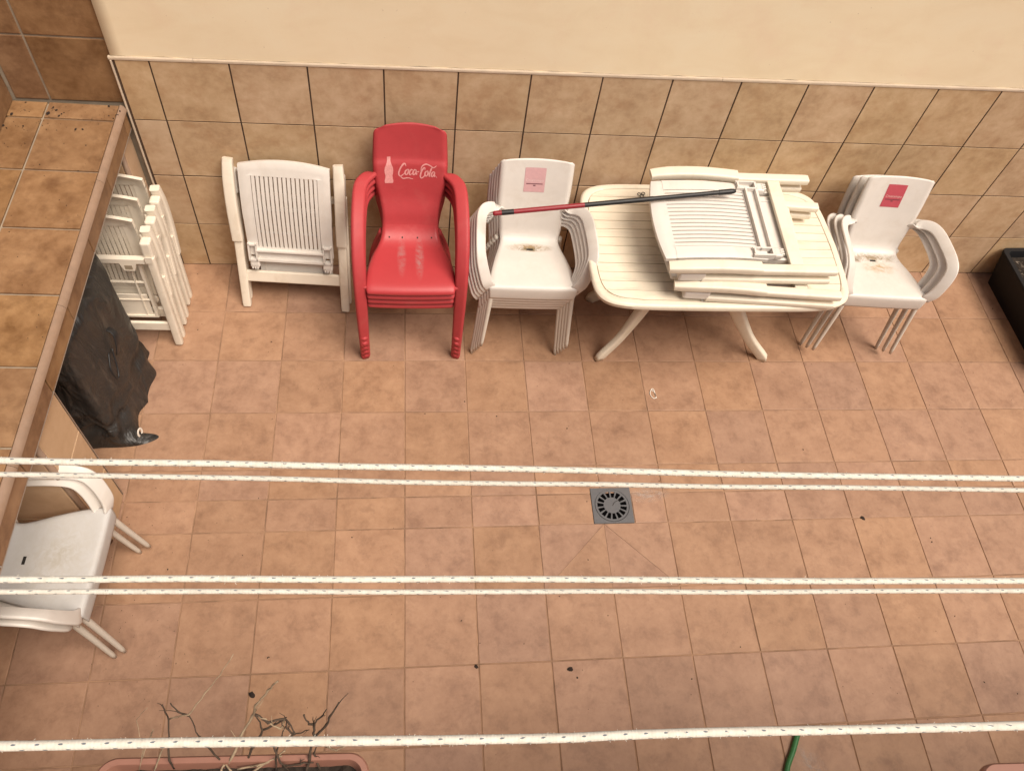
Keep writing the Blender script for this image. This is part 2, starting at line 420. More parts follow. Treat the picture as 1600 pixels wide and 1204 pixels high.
for a, b in zip(xs, xs[1:]):
    bm = bmesh.new()
    pr = [(0.000, 0.002), (0.009, 0.002), (0.0115, 0.005), (0.0115, 0.014), (0.009, 0.019), (0.0, 0.019)]
    sweep(bm, [(a + .0008, 0.004, trim_z(a)), (b - .0008, 0.004, trim_z(b))], pr, (0, 0, 1))
    obj('trim_strip', bm, M['trim'], back)
bm = bmesh.new(); box(bm, (XL - 0.004, -0.0035, 0.671), (0.008, 0.011, 1.342), bev=0.002); obj('corner_bead', bm, M['trim'], back)

# alcove walls (brown tiles) ------------------------------------------
alc = empty('alcove_wall', (-0.80, 0.36, 0)); tag(alc, 'brown tiled wall above the far end of the counter', 'wall')
bm = bmesh.new(); box(bm, (0.25, 0.09, 1.30), (0.54, 0.16, 2.60)); obj('grout_bed', bm, M['pale_grout'], alc)
AF = frame((0, 0.006, 0), (1, 0, 0), (0, 0, 1), (0, -1, 0))
zz = [1.092, 1.4255, 1.762, 2.10, 2.44]
for z0, z1 in zip(zz, zz[1:]):
    for a, b in ((0.030, 0.184), (0.184, 0.524)):
        lay(alc, (a + b) / 2, (z0 + z1) / 2, b - a - 0.010, z1 - z0 - 0.010, 0.009, M['brown_tile'], AF)
lw = empty('side_wall', (-0.775, 0.35, 0)); tag(lw, 'brown tiled side wall at the left end of the counter', 'wall')
bm = bmesh.new(); box(bm, (-0.11, -1.6, 1.30), (0.2, 3.3, 2.60)); obj('grout_bed', bm, M['pale_grout'], lw)
LF = frame((0.001, 0, 0), (0, 1, 0), (0, 0, 1), (1, 0, 0))
for i in range(8):
    for z0, z1 in [(0.0, 0.34), (0.34, 0.68), (0.68, 0.96)] + list(zip(zz, zz[1:])):
        y1 = 0.012 - i * 0.335; y0 = y1 - 0.335
        lay(lw, (y0 + y1) / 2, (z0 + z1) / 2, 0.325, z1 - z0 - 0.010, 0.009, M['brown_tile'], LF)

# counter ------------------------------------------------------------
CA = 0.017                                            # the counter runs a touch askew
counter = empty('counter', (-0.285, YW - 0.002, 0), -CA)
tag(counter, 'brown tiled counter along the left side, raised on pale tiled piers', 'counter')
CL = 2.9
HC = 1.095
bm = bmesh.new(); box(bm, (-0.255, -CL / 2, 1.026), (0.47, CL, 0.116)); obj('slab', bm, M['pale_grout'], counter)
bm = bmesh.new(); box(bm, (-0.0190, -CL / 2, 1.0195), (0.004, CL, 0.100)); obj('front_bed', bm, M['wall_grout'], counter)
ys = [0.006, -0.106, -0.436, -0.772, -1.117, -1.455, -1.79, -2.125, -2.46, -2.795]
TF = frame((0, 0, HC - 0.002), (1, 0, 0), (0, 1, 0), (0, 0, 1))
for y1, y0 in zip(ys, ys[1:]):
    for a, b in ((-0.50, -0.338), (-0.338, -0.026)):
        lay(counter, (a + b) / 2, (y0 + y1) / 2, b - a - 0.010, y1 - y0 - 0.010, 0.009, M['brown_tile'], TF, 0.0006)
fy = [0.0, -0.067, -0.43, -0.788, -1.145, -1.485, -1.83, -2.17, -2.51, -2.85]
FF = frame((-0.008, 0, 0), (0, 1, 0), (0, 0, 1), (1, 0, 0))
for y1, y0 in zip(fy, fy[1:]):
    lay(counter, (y0 + y1) / 2, 1.0195, y1 - y0 - 0.006, 0.101, 0.012, M['brown_tile'], FF, 0.0005)
ey = [0.0, -0.49, -1.17, -1.86, -2.55, -2.85]
for y1, y0 in zip(ey, ey[1:]):
    bm = bmesh.new()
    pr = [(-0.016, 0)] + [(-0.016 + 0.030 * math.sin(R(a)), -0.026 + 0.030 * math.cos(R(a))) for a in range(8, 91, 12)] + [(-0.016, -0.022)]
    sweep(bm, [(-0.012, y0 + .001, HC), (-0.012, y1 - .001, HC)], [(a, b) for a, b in pr], (0, 0, 1))
    smooth_angle(obj('edge_trim', bm, M['edge_trim'], counter), 50)
bm = bmesh.new(); box(bm, (-0.0095, -CL / 2, 0.9665), (0.004, CL, 0.003)); obj('metal_edge', bm, M['metal_strip'], counter)
def pier(y_hi, y_lo):
    p = empty('pier', (0, 0, 0), 0, counter)
    q = bmesh.new(); box(q, (-0.25, (y_hi + y_lo) / 2, 0.483), (0.40, y_hi - y_lo - .02, 0.966)); link('core', to_mesh('core', q, M['wall_grout']), p)
    PFm = frame((-0.032, 0, 0), (0, 1, 0), (0, 0, 1), (1, 0, 0))
    cuts = [0.0, 0.29, 0.63, 0.962]
    for z0, z1 in zip(cuts, cuts[1:]):
        lay(p, (y_hi + y_lo) / 2 + (.004 if y_hi < 0 else .009), (z0 + z1) / 2, y_hi - y_lo - (0.030 if y_hi < 0 else .018), z1 - z0 - 0.006, 0.016, M['pier_tile'], PFm)
    SFm = frame((0, y_lo, 0), (1, 0, 0), (0, 0, 1), (0, -1, 0))
    BFm = frame((0, y_hi, 0), (-1, 0, 0), (0, 0, 1), (0, 1, 0))
    for z0, z1 in zip(cuts, cuts[1:]):
        lay(p, -0.255, (z0 + z1) / 2, 0.395, z1 - z0 - 0.006, 0.010, M['pier_tile'], SFm)
        if y_hi < -.02: lay(p, 0.24, (z0 + z1) / 2, 0.40, z1 - z0 - 0.006, 0.010, M['pier_tile'], BFm)
    q = bmesh.new(); sweep(q, [(-0.046, y_lo + 0.012, 0.0), (-0.046, y_lo + 0.012, 0.962)], circle(12, 0.0135), (0, 1, 0)); obj('edge_bead', q, M['edge_trim'], p, smooth=True)
    if y_hi > 0: return
    q = bmesh.new(); box(q, (-0.0345, y_hi - 0.0035, 0.481), (0.006, 0.004, 0.962)); obj('metal_corner', q, M['metal_strip'], p)
pier(0.012, -0.135)
pier(-1.447, -1.700)

# house side below the camera: carries brackets, troughs and the clothes lines
house = empty('house_wall', (1.4, -3.05, 0)); tag(house, 'cream rendered low wall carrying the troughs and the clothes line posts', 'wall')
bm = bmesh.new(); box(bm, (0, -0.12, 0.89), (7.6, 0.24, 1.78), bev=0.01); obj('render', bm, M['facade'], house)
def shelf_bracket(x):
    q = bmesh.new()
    box(q, (x - 1.4, 0.15, 1.754), (0.03, 0.30, 0.012)); box(q, (x - 1.4, 0.006, 1.66), (0.03, 0.012, 0.20))
    sweep(q, [(x - 1.4, 0.012, 1.58), (x - 1.4, 0.27, 1.748)], rrect(0.02, 0.008, 0.002), (1, 0, 0))
    obj('trough_bracket', q, M['steel'], house)

# ------------------------------------------------------------------ moulded chair shells
class Shell:
    def __init__(s, prof, nr, nc, thick, arch=0.0, corner=0.0, step=None, low_corner=0.0):
        rows = catmull([(0, p[0], p[1], p[2], p[3], p[4]) for p in prof], nr)
        s.nr, s.nc, s.t = nr, nc, thick
        L = [0.0]
        for a, b in zip(rows, rows[1:]): L.append(L[-1] + math.hypot(b[1] - a[1], b[2] - a[2]))
        s.L = L; T = L[-1]
        s.P = []; s.hw = []
        for i, (_, y, z, hw, dish, roll) in enumerate(rows):
            a, b = rows[max(i - 1, 0)], rows[min(i + 1, nr - 1)]
            tx = Vector((0, b[1] - a[1], b[2] - a[2])).normalized()
            nn = Vector((0, -tx.z, tx.y))                   # up for the seat, forward for the back
            d = T - L[i]; h = hw
            if corner and d < corner: h = hw - corner + math.sqrt(max(0, corner ** 2 - (corner - d) ** 2))
            if low_corner and L[i] < low_corner: h = hw - low_corner + math.sqrt(max(0, low_corner ** 2 - (low_corner - L[i]) ** 2))
            s.hw.append(h)
            bl = max(0.0, min(1.0, (L[i] / T - 0.72) / 0.28)); bl = bl * bl * (3 - 2 * bl)
            st = 0.0
            if step: st = step[1] / (1 + math.exp(-(L[i] - step[0]) / 0.004))
            row = []
            for j in range(nc):
                u = -1 + 2 * j / (nc - 1); u = math.copysign(abs(u) ** 0.85, u)
                e = max(0.0, (abs(u) - 0.86) / 0.14)
                row.append(Vector((u * h, y, z)) + nn * (dish * u * u - roll * e * e - st) + tx * (arch * (1 - u * u) * bl))
            s.P.append(row)
        s.N = []
        for i in range(nr):
            row = []
            for j in range(nc):
                a = s.P[min(i + 1, nr - 1)][j] - s.P[max(i - 1, 0)][j]
                b = s.P[i][min(j + 1, nc - 1)] - s.P[i][max(j - 1, 0)]
                n = b.cross(a)
                row.append(n.normalized() if n.length > 1e-9 else Vector((0, -1, 0)))
            s.N.append(row)
    def mesh(s, a, b, holes=(), cap0=False, cap1=False):
        bm = bmesh.new(); top = {}; bot = {}
        for i in range(a, b + 1):
            for j in range(s.nc):
                top[i, j] = bm.verts.new(s.P[i][j]); bot[i, j] = bm.verts.new(s.P[i][j] - s.N[i][j] * s.t)
        def hole(i, j): return any(h[0] <= i < h[1] and h[2] <= j < h[3] for h in holes)
        for i in range(a, b):
            for j in range(s.nc - 1):
                if hole(i, j): continue
                bm.faces.new((top[i, j], top[i, j + 1], top[i + 1, j + 1], top[i + 1, j]))
                bm.faces.new((bot[i, j], bot[i + 1, j], bot[i + 1, j + 1], bot[i, j + 1]))
            for j in (0, s.nc - 1):
                f = (top[i, j], top[i + 1, j], bot[i + 1, j], bot[i, j])
                bm.faces.new(f)
        for i, c in ((a, cap0), (b, cap1)):
            if c:
                for j in range(s.nc - 1):
                    bm.faces.new((top[i, j], top[i, j + 1], bot[i, j + 1], bot[i, j]))
        return bm
    def at(s, x, l, off=0.0012):
        """surface point at sideways x and length l along the profile"""
        i = 0
        while i < s.nr - 2 and s.L[i + 1] < l: i += 1
        f = max(0, min(1, (l - s.L[i]) / (s.L[i + 1] - s.L[i])))
        def row(i):
            h = s.hw[i]; u = max(-1, min(1, x / h)); u = math.copysign(abs(u) ** (1 / 0.85), u)
            jf = (u + 1) / 2 * (s.nc - 1); j = min(s.nc - 2, int(jf)); g = jf - j
            return s.P[i][j].lerp(s.P[i][j + 1], g) + s.N[i][j].lerp(s.N[i][j + 1], g) * off
        return row(i).lerp(row(i + 1), f)

def copy_thing(root):
    c = root.copy(); COL.objects.link(c)
    for ch in root.children:
        d = ch.copy(); COL.objects.link(d); d.parent = c
        for g in ch.children:
            e = g.copy(); COL.objects.link(e); e.parent = d
    return c
def set_tf(o, loc, rz, rx=0.0):
    o.matrix_world = Matrix.Translation(loc) @ Matrix.Rotation(rz, 4, 'Z') @ Matrix.Rotation(rx, 4, 'X')

# white armchair
WP = [(-0.226, 0.366, 0.219, -0.003, 0), (-0.229, 0.400, 0.222, -0.003, 0), (-0.229, 0.440, 0.225, -0.003, .001), (-0.224, 0.454, 0.226, -0.002, .003), (-0.205, 0.459, 0.226, 0.000, .005),
      (-0.12, 0.453, 0.216, 0.004, .010), (-0.01, 0.440, 0.192, 0.006, .012), (0.07, 0.430, 0.170, 0.006, .012), (0.118, 0.436, 0.158, 0.008, .014),
      (0.148, 0.468, 0.166, 0.010, .018), (0.166, 0.54, 0.174, 0.012, .020), (0.192, 0.65, 0.187, 0.014, .022), (0.218, 0.76, 0.189, 0.014, .020),
      (0.244, 0.855, 0.186, 0.013, .012), (0.248, 0.868, 0.184, 0.013, .008)]
white_shell = Shell(WP, 84, 41, 0.005, arch=0.010, corner=0.012)
def armband(sx):
    p = [(.160, .176, .590), (.188, .166, .622), (.226, .144, .644), (.254, .112, .655), (.270, .060, .660), (.277, -.03, .662), (.280, -.115, .658), (.279, -.165, .640), (.272, -.190, .600), (.258, -.207, .545), (.240, -.217, .485), (.216, -.212, .440)]
    return catmull([(sx * a, b, c) for a, b, c in p], 44)
def white_chair(seat_mat=None):
    t = empty('plastic_armchair')
    ks = 44
    nc = white_shell.nc
    obj('seat', white_shell.mesh(0, ks, cap0=True), seat_mat or M['white'], t, smooth=True)
    obj('backrest', white_shell.mesh(ks, white_shell.nr - 1, cap1=True), M['white'], t, smooth=True)
    for sx in (-1, 1):
        q = bmesh.new()
        path = armband(sx)
        sc = [1.0 - 0.25 * max(0, 1 - i / 8) for i in range(len(path))]
        # band with a rolled-down outer flange
        pr = rrect(0.015, 0.058, 0.006, 3)
        sweep(q, path, pr, (sx * 1.0, -0.25, 0.75), sc)
        obj('armrest', q, M['white'], t, smooth=True)
    for sx in (-1, 1):
        for front in (1, 0):
            q = bmesh.new()
            if front: pts = [(sx * .206, -.198, .440), (sx * .220, -.228, .22), (sx * .236, -.258, .0)]
            else: pts = [(sx * .165, .150, .43), (sx * .195, .205, .22), (sx * .225, .265, .0)]
            pp = catmull(pts, 14)
            sc = [0.92 - 0.28 * i / 13 for i in range(14)]
            sc[-1] *= 0.75
            sweep(q, pp, circle(14, 0.0165), (0, 1, 0), sc)
            obj('leg', q, M['white_leg'], t, smooth=True)
    return t

def slot_shade(parent):
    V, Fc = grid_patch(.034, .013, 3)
    decal(white_shell, V, Fc, 0.0, 0.375, M['dark'], parent, 'slot_shade_decal', 0.0008)  # dark decal on the surface paints the shade of an open cut
def text_mesh(txt, size):
    cu = bpy.data.curves.new('lettering', 'FONT'); cu.body = txt; cu.size = size; cu.align_x = 'CENTER'
    o = bpy.data.objects.new('lettering', cu); COL.objects.link(o)
    dg = bpy.context.evaluated_depsgraph_get()
    me = bpy.data.meshes.new_from_object(o.evaluated_get(dg))
    V = [(v.co.x, v.co.y) for v in me.vertices]; Fc = [tuple(p.vertices) for p in me.polygons]
    bpy.data.objects.remove(o); bpy.data.curves.remove(cu); bpy.data.meshes.remove(me)
    return V, Fc
def decal(sh, V, Fc, x0, l0, mat, parent, name, off=0.0012):
    q = bmesh.new()
    vs_ = [q.verts.new(sh.at(x0 + a, l0 + b, off)) for a, b in V]
    for f in Fc:
        try: q.faces.new([vs_[i] for i in f])
        except ValueError: pass
    o = obj(name, q, mat, parent)
    return o
def grid_patch(w, h, n=6):
    V = [(-w / 2 + w * i / n, -h / 2 + h * k / n) for k in range(n + 1) for i in range(n + 1)]
    Fc = [(k * (n + 1) + i, k * (n + 1) + i + 1, (k + 1) * (n + 1) + i + 1, (k + 1) * (n + 1) + i) for k in range(n) for i in range(n)]
    return V, Fc
def sticker(parent, x0, faded):
    LT = white_shell.L[-1]
    l0 = LT - 0.110
    st = decal(white_shell, *grid_patch(0.106, 0.128), x0, l0, M['sticker_faded' if faded else 'sticker_red'], parent, 'sticker')
    V, Fc = text_mesh('Cruzcampo', 0.0195)
    decal(white_shell, V, Fc, x0, l0 - 0.008, M['sticker_pale2' if faded else 'sticker_pale'], st, 'lettering', 0.0018)
    # thin rule of fine print and a small figure under it
    V, Fc = grid_patch(0.084, 0.0042, 4)
    decal(white_shell, V, Fc, x0, l0 - 0.020, M['sticker_dark'], st, 'fine_print', 0.0018)
    V, Fc = grid_patch(0.013, 0.006, 2)
    decal(white_shell, V, Fc, x0, l0 - 0.029, M['sticker_dark'], st, 'fine_print', 0.0018)

def stack(n, loc, rz, step, pitch, labels, group, seat_mat, deco=None):
    """loc = bottom chair; step = offset of every further chair in world axes"""
    base = WHITE
    for k in range(n):
        c = copy_thing(base)
        set_tf(c, Vector(loc) + Vector(step) * k, rz, pitch * k)
        tag(c, labels[k], 'chair', group)
        if k == n - 1:
            for ch in c.children:
                if ch.name.startswith('seat'):
                    ch.data = ch.data.copy(); ch.data.materials[0] = seat_mat
            slot_shade(c)
            if deco: deco(c)
WHITE = white_chair()
stack(5, (1.600, -0.020, 0.0), R(-1.0), (0.0108, -0.007, 0.028), 0.0,
      ['white armchair at the bottom of the tall stack beside the red chairs',
       'white armchair second from the bottom of the stack beside the red chairs',
       'white armchair in the middle of the five stacked beside the red chairs',
       'white armchair directly under the top one of the stack beside the red chairs',
       'white armchair with a faded pink sticker, topmost of the stack between red chairs and table'],
      'white armchairs stacked between the red chairs and the table', M['white_seat_a'], lambda c: sticker(c, -0.005, True))
stack(3, (3.565, 0.040, 0.0), R(-3.0), (0.011, -0.044, 0.038), 0.0,
      ['white armchair at the bottom of the three stacked right of the table',
       'white armchair in the middle of the three stacked right of the table',
       'white armchair with a bright red sticker, topmost of the stack right of the table'],
      'white armchairs stacked right of the table', M['white_seat_b'], lambda c: sticker(c, -0.005, False))
stack(2, (-0.485, -1.622, 0.0), R(90 - 3), (0.046, 0.012, 0.036), 0.0,
      ['white armchair at the bottom of the pair pushed under the counter',
       'weathered white armchair on top of the pair pushed under the counter'],
      'white armchairs stacked under the counter', M['white_seat_c'])
for ch in list(WHITE.children): bpy.data.objects.remove(ch)
bpy.data.objects.remove(WHITE)

# red armchair
RP = [(-0.252, 0.404, 0.203, -0.006, 0), (-0.270, 0.412, 0.212, -0.006, 0), (-0.266, 0.436, 0.217, -0.006, .002), (-0.225, 0.452, 0.221, -0.002, .006),
      (-0.13, 0.450, 0.216, 0.004, .012), (-0.03, 0.436, 0.196, 0.008, .014), (0.04, 0.430, 0.170, 0.010, .014), (0.090, 0.445, 0.152, 0.010, .014),
      (0.130, 0.482, 0.145, 0.010, .014), (0.160, 0.545, 0.146, 0.011, .016), (0.198, 0.615, 0.159, 0.014, .018), (0.226, 0.695, 0.178, 0.016, .020),
      (0.256, 0.78, 0.184, 0.016, .018), (0.288, 0.875, 0.180, 0.014, .014), (0.310, 0.950, 0.174, 0.012, .006), (0.313, 0.960, 0.172, 0.012, .004)]
red_shell = Shell(RP, 96, 41, 0.006, arch=0.022, corner=0.035, step=(0.800, 0.009))
LR = red_shell.L[-1]
def red_chair():
    t = empty('red_armchair'); ks = 46; nc = red_shell.nc
    obj('seat', red_shell.mesh(0, ks, cap0=True), M['red'], t, smooth=True)
    obj('backrest', red_shell.mesh(ks, red_shell.nr - 1, cap1=True), M['red'], t, smooth=True)
    for sx in (-1, 1):
        q = bmesh.new()
        p = [(.150, .262, .700), (.188, .240, .726), (.222, .195, .738), (.243, .140, .738), (.250, .05, .722), (.253, -.05, .680), (.253, -.14, .605), (.251, -.21, .50), (.249, -.25, .36), (.247, -.27, .18), (.245, -.283, .03), (.245, -.286, .0)]
        pth = catmull([(sx * a, b, c) for a, b, c in p], 60)
        sc = [0.8 + 0.2 * min(1, i / 8) - 0.24 * max(0, (i - 30) / 30) for i in range(60)]
        sc[-1] *= .8
        sweep(q, pth, rrect(0.034, 0.066, 0.015, 4), (sx * 1.0, -0.35, 0.15), sc)
        # moulded foot ribs
        for zc in (0.035, 0.075):
            bmesh.ops.create_uvsphere(q, u_segments=12, v_segments=8, radius=0.0215, matrix=Matrix.Translation((sx * .2455, -.283 + zc * .06, zc)) @ Matrix.Diagonal((1.02, 1.12, .75, 1)))
        obj('front_leg', q, M['red'], t, smooth=True)
        q = bmesh.new()
        pth = catmull([(sx * .135, .135, .44), (sx * .19, .19, .24), (sx * .225, .245, .0)], 14)
        sweep(q, pth, rrect(0.03, 0.045, 0.012, 3), (sx, 0, 0), [1.1 - .03 * i for i in range(14)])
        obj('rear_leg', q, M['red'], t, smooth=True)
        q = bmesh.new()
        box(q, (sx * .236, -.215, .432), (.045, .06, .022), bev=.006); obj('arm_joint', q, M['red'], t, smooth=False)
    return t
def stroke(V, Fc, pts, n=16):
    """pts (x,y,width) -> ribbon polygons"""
    P = catmull([(a, b, 0, w) for a, b, w in pts], n); base = len(V)
    for i, p in enumerate(P):
        a, b = P[max(i - 1, 0)], P[min(i + 1, n - 1)]
        dx, dy = b[0] - a[0], b[1] - a[1]; l = math.hypot(dx, dy) or 1
        w = p[3] / 2
        V.append((p[0] - dy / l * w, p[1] + dx / l * w)); V.append((p[0] + dy / l * w, p[1] - dx / l * w))
    for i in range(n - 1):
        Fc.append((base + 2 * i, base + 2 * i + 1, base + 2 * i + 3, base + 2 * i + 2))
def script_logo():
    V, Fc = [], []
    a, b, c = .014, .027, .038
    S = [
     [(.215, .235, a), (.20, .285, b), (.15, .28, c), (.075, .19, c), (.03, .08, c), (.055, .015, b), (.12, .03, b), (.18, .085, a)],      # C
     [(.06, .02, a), (.14, -.045, b), (.26, -.03, b), (.40, -.055, a)],                                                                # tail under "oca"
     [(.245, .16, b), (.20, .12, c), (.20, .06, c), (.235, .045, b), (.275, .10, c), (.28, .155, c), (.245, .16, b), (.30, .15, a)],        # o
     [(.385, .15, b), (.36, .165, b), (.315, .12, c), (.305, .06, c), (.335, .045, b), (.385, .085, a)],                                  # c
     [(.475, .15, b), (.44, .165, b), (.40, .11, c), (.40, .055, c), (.43, .05, b), (.47, .11, b), (.485, .165, b), (.475, .10, c), (.475, .055, c), (.51, .075, a)],   # a
     [(.505, .115, b), (.555, .125, b)],                                                                                            # -
     [(.70, .165, a), (.705, .215, b), (.665, .205, c), (.61, .12, c), (.585, .02, c), (.615, -.025, b), (.68, .02, b), (.715, .07, a)],      # C
     [(.595, .115, a), (.62, .235, b), (.72, .295, b), (.83, .275, b), (.92, .235, b), (1.0, .285, a)],                                # top swash
     [(.745, .145, b), (.705, .10, c), (.71, .04, c), (.745, .03, b), (.78, .085, c), (.78, .14, c), (.745, .145, b), (.80, .14, a)],       # o
     [(.895, .255, a), (.865, .20, c), (.825, .10, c), (.815, .035, c), (.845, .03, a)],                                                # l
     [(.945, .13, b), (.915, .14, b), (.875, .09, c), (.875, .035, c), (.905, .03, b), (.94, .09, b), (.955, .14, b), (.945, .08, c), (.945, .035, c), (.98, .05, a)],  # a
     [(.995, .018, c), (1.005, .026, c)],
    ]
    for s in S: stroke(V, Fc, s, 26)
    return V, Fc
def bottle():
    prof = [(0, .0, .36), (.03, .0, .40), (.10, 0, .42), (.20, 0, .36), (.30, 0, .33), (.42, 0, .40), (.52, 0, .42), (.62, 0, .38), (.72, 0, .27), (.82, 0, .175), (.90, 0, .15), (.905, 0, .175), (1.0, 0, .16)]
    V, Fc = [], []
    for i, (h, _, w) in enumerate(prof):
        V += [(-w / 2 * .80, h), (0, h), (w / 2 * .80, h)]
        if i:
            q = 3 * i
            Fc += [(q - 3, q - 2, q + 1, q), (q - 2, q - 1, q + 2, q + 1)]
    # flutes left unprinted in the lower half
    return V, Fc
REDC = red_chair()
RL = ['red plastic armchair at the bottom of the red stack', 'red plastic armchair second from the bottom of the red stack',
      'red plastic armchair just under the top one of the red stack', 'red plastic armchair with the pale bottle and script print, topmost of the red stack']
for k in range(4):
    c = REDC if k == 0 else copy_thing(REDC)
    set_tf(c, Vector((1.022, -0.018 , 0.0)) + Vector((0.0, -0.004, 0.043)) * k, R(0.3), R(0.3) * k)
    tag(c, RL[k], 'chair', 'stacked red plastic armchairs')
    if k == 3:
        for ch in c.children:
            if ch.name.startswith('seat'):
                ch.data = ch.data.copy(); ch.data.materials[0] = M['red_seat']
            if ch.name.startswith('backrest'): BK = ch
        V, Fc = script_logo()
        lo = LR - 0.262
        decal(red_shell, [(x * .192, y * .215) for x, y in V], Fc, -0.063, lo + 0.012, M['print_pale'], BK, 'lettering')
        V, Fc = bottle()
        decal(red_shell, [(x * .128, y * .128) for x, y in V], Fc, -0.105, lo - 0.022, M['print_pale'], BK, 'bottle_print')
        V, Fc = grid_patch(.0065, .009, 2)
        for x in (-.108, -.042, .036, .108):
            decal(red_shell, V, Fc, x, 0.405, M['dark'], c, 'hole_shade_decal')  # flat dark decals paint the shade of small holes, nothing is cut

# ------------------------------------------------------------------ folding chairs
def folding_chair(name='folding_chair', mat=None, alt=None, drop=0.0):
    """folded flat: x across, y up the chair, z towards the side that shows the backrest"""
    A = mat or M['white']; B = alt or A
    t = empty(name)
    W, V0, V1 = 0.226, 0.335, 0.868
    def nz(v): return 0.010 + 0.016 * math.sin(math.pi * max(0, min(1, (v - V0) / (V1 - V0))))
    # backrest frame: outer outline with an arched top, opening for the slats
    bm = bmesh.new(); NX, NY = 24, 26
    SX, SV0, SV1 = 0.165, 0.385, 0.79
    def topv(x): return V1 - 0.028 * (x / W) ** 2
    us = sorted(set([-W + 2 * W * i / NX for i in range(NX + 1)] + [-SX, SX])); 
    us = [u for u in us if abs(abs(u) - SX) < 1e-9 or abs(abs(u) - SX) > .006]
    vsx = sorted(set([V0 + (V1 - V0) * i / NY for i in range(NY + 1)] + [SV0, SV1]))
    vsx = [v for v in vsx if v in (SV0, SV1) or min(abs(v - SV0), abs(v - SV1)) > .006]
    def pos(u, v, d):
        f = (v - V0) / (V1 - V0); v2 = V0 + (topv(u) - V0) * f if v > SV1 else v
        wv = 1.0 - 0.05 * (1 - min(1, max(0, (v - .40) / .2))) + (0.0 if v > .56 else -0.02)
        x = u if abs(u) <= SX + 1e-6 else math.copysign(SX + (abs(u) - SX) * wv, u)
        edge = 0.010 if abs(u) > W - .004 or v > V1 - .004 else 0.0
        return (x, v2, nz(v) - d - edge * .6)
    tp = {(i, k): bm.verts.new(pos(u, v, 0)) for i, u in enumerate(us) for k, v in enumerate(vsx)}
    bt = {(i, k): bm.verts.new(pos(u, v, 0.020 if (abs(u) > W - .03 or v > V1 - .03) else .012)) for i, u in enumerate(us) for k, v in enumerate(vsx)}
    def solid(i, k):
        if i < 0 or k < 0 or i >= len(us) - 1 or k >= len(vsx) - 1: return False
        cu, cv = (us[i] + us[i + 1]) / 2, (vsx[k] + vsx[k + 1]) / 2
        return not (abs(cu) < SX and SV0 < cv < SV1)
    for i in range(len(us) - 1):
        for k in range(len(vsx) - 1):
            if not solid(i, k): continue
            bm.faces.new((tp[i, k], tp[i + 1, k], tp[i + 1, k + 1], tp[i, k + 1]))
            bm.faces.new((bt[i, k], bt[i, k + 1], bt[i + 1, k + 1], bt[i + 1, k]))
            for (di, dk, e) in ((-1, 0, ((i, k), (i, k + 1))), (1, 0, ((i + 1, k), (i + 1, k + 1))), (0, -1, ((i, k), (i + 1, k))), (0, 1, ((i, k + 1), (i + 1, k + 1)))):
                if not solid(i + di, k + dk):
                    bm.faces.new((tp[e[0]], tp[e[1]], bt[e[1]], bt[e[0]]))
    back_ = obj('backrest', bm, A, t); smooth_angle(back_, 35)
    ns = 15; pitch = 2 * SX / ns
    bm = bmesh.new()
    rows = [SV0 - .004 + (SV1 - SV0 + .008) * i / 9 for i in range(10)]
    sweep(bm, [(0, v, nz(v) - .004) for v in rows], [(-pitch / 2 + .0024, -.004), (pitch / 2 - .0024, -.004), (pitch / 2 - .0034, .003), (-pitch / 2 + .0034, .003)], (0, 0, 1))
    sm = to_mesh('slat', bm, A)
    for i in range(ns):
        link('slat', sm, back_, Matrix.Translation((-SX + pitch * (i + .5), 0, 0)))
    # ledges and compartments of the lower edge
    bm = bmesh.new()
    box(bm, (0, 0.372, 0.022), (0.36, 0.008, 0.030)); box(bm, (0, 0.315, 0.016), (0.36, 0.012, 0.034))
    box(bm, (0, 0.342, 0.004), (0.36, 0.052, 0.010))
    for sx in (-1, 1):
        box(bm, (sx * .176, 0.362, 0.018), (0.008, 0.105, 0.034)); box(bm, (sx * .215, 0.362, 0.018), (0.008, 0.105, 0.034))
        box(bm, (sx * .196, 0.315, 0.018), (0.045, 0.010, 0.034)); box(bm, (sx * .196, 0.405, 0.018), (0.045, 0.008, 0.034))
    obj('rear_rail', bm, A, t)
    for sx in (-1, 1):
        bm = bmesh.new(); box(bm, (sx * .192, 0.288, 0.012), (0.050, 0.042, 0.034), bev=.008)
        for k in (-1, 0, 1): box(bm, (sx * .192 + k * .013, 0.270, 0.014), (0.008, 0.022, 0.030))
        obj('hinge', bm, A, t)
        # armrest with a bulged outline
        bm = bmesh.new()
        pth = catmull([(sx * .271, .420 - drop, .004), (sx * .272, .50 - drop, .012), (sx * .274, .62 - drop, .018), (sx * .274, .75 - drop, .014), (sx * .271, .845 - drop, .004), (sx * .269, .868 - drop, .000)], 22)
        sc = [1 - .12 * max(0, (i - 17) / 4) for i in range(22)]
        sweep(bm, pth, rrect(0.056, 0.044, 0.010, 3), (0, 0, 1), sc)
        smooth_angle(obj('armrest', bm, B, t, smooth=True), 50)
        # front leg
        bm = bmesh.new()
        sweep(bm, [(sx * .272, 0.0, -.006), (sx * .272, .02, -.006), (sx * .270, .47, -.004)], rrect(0.046, 0.036, 0.009, 3), (0, 0, 1), [.92, 1, 1])
        o = obj('leg', bm, B, t); smooth_angle(o, 50)
        # rear leg, nested behind
        bm = bmesh.new()
        sweep(bm, [(sx * .277, 0.012, -.070), (sx * .277, .03, -.070), (sx * .276, .66, -.066)], rrect(0.042, 0.034, 0.009, 3), (0, 0, 1), [.92, 1, 1])
        o = obj('leg', bm, B, t); smooth_angle(o, 50)
        bm = bmesh.new(); box(bm, (sx * .270, .73 - drop * .5, -.044), (0.050, 0.13, 0.056), bev=.010); box(bm, (sx * .272, .655, -.086), (.034, .04, .004))
        obj('arm_bracket', bm, A, t)
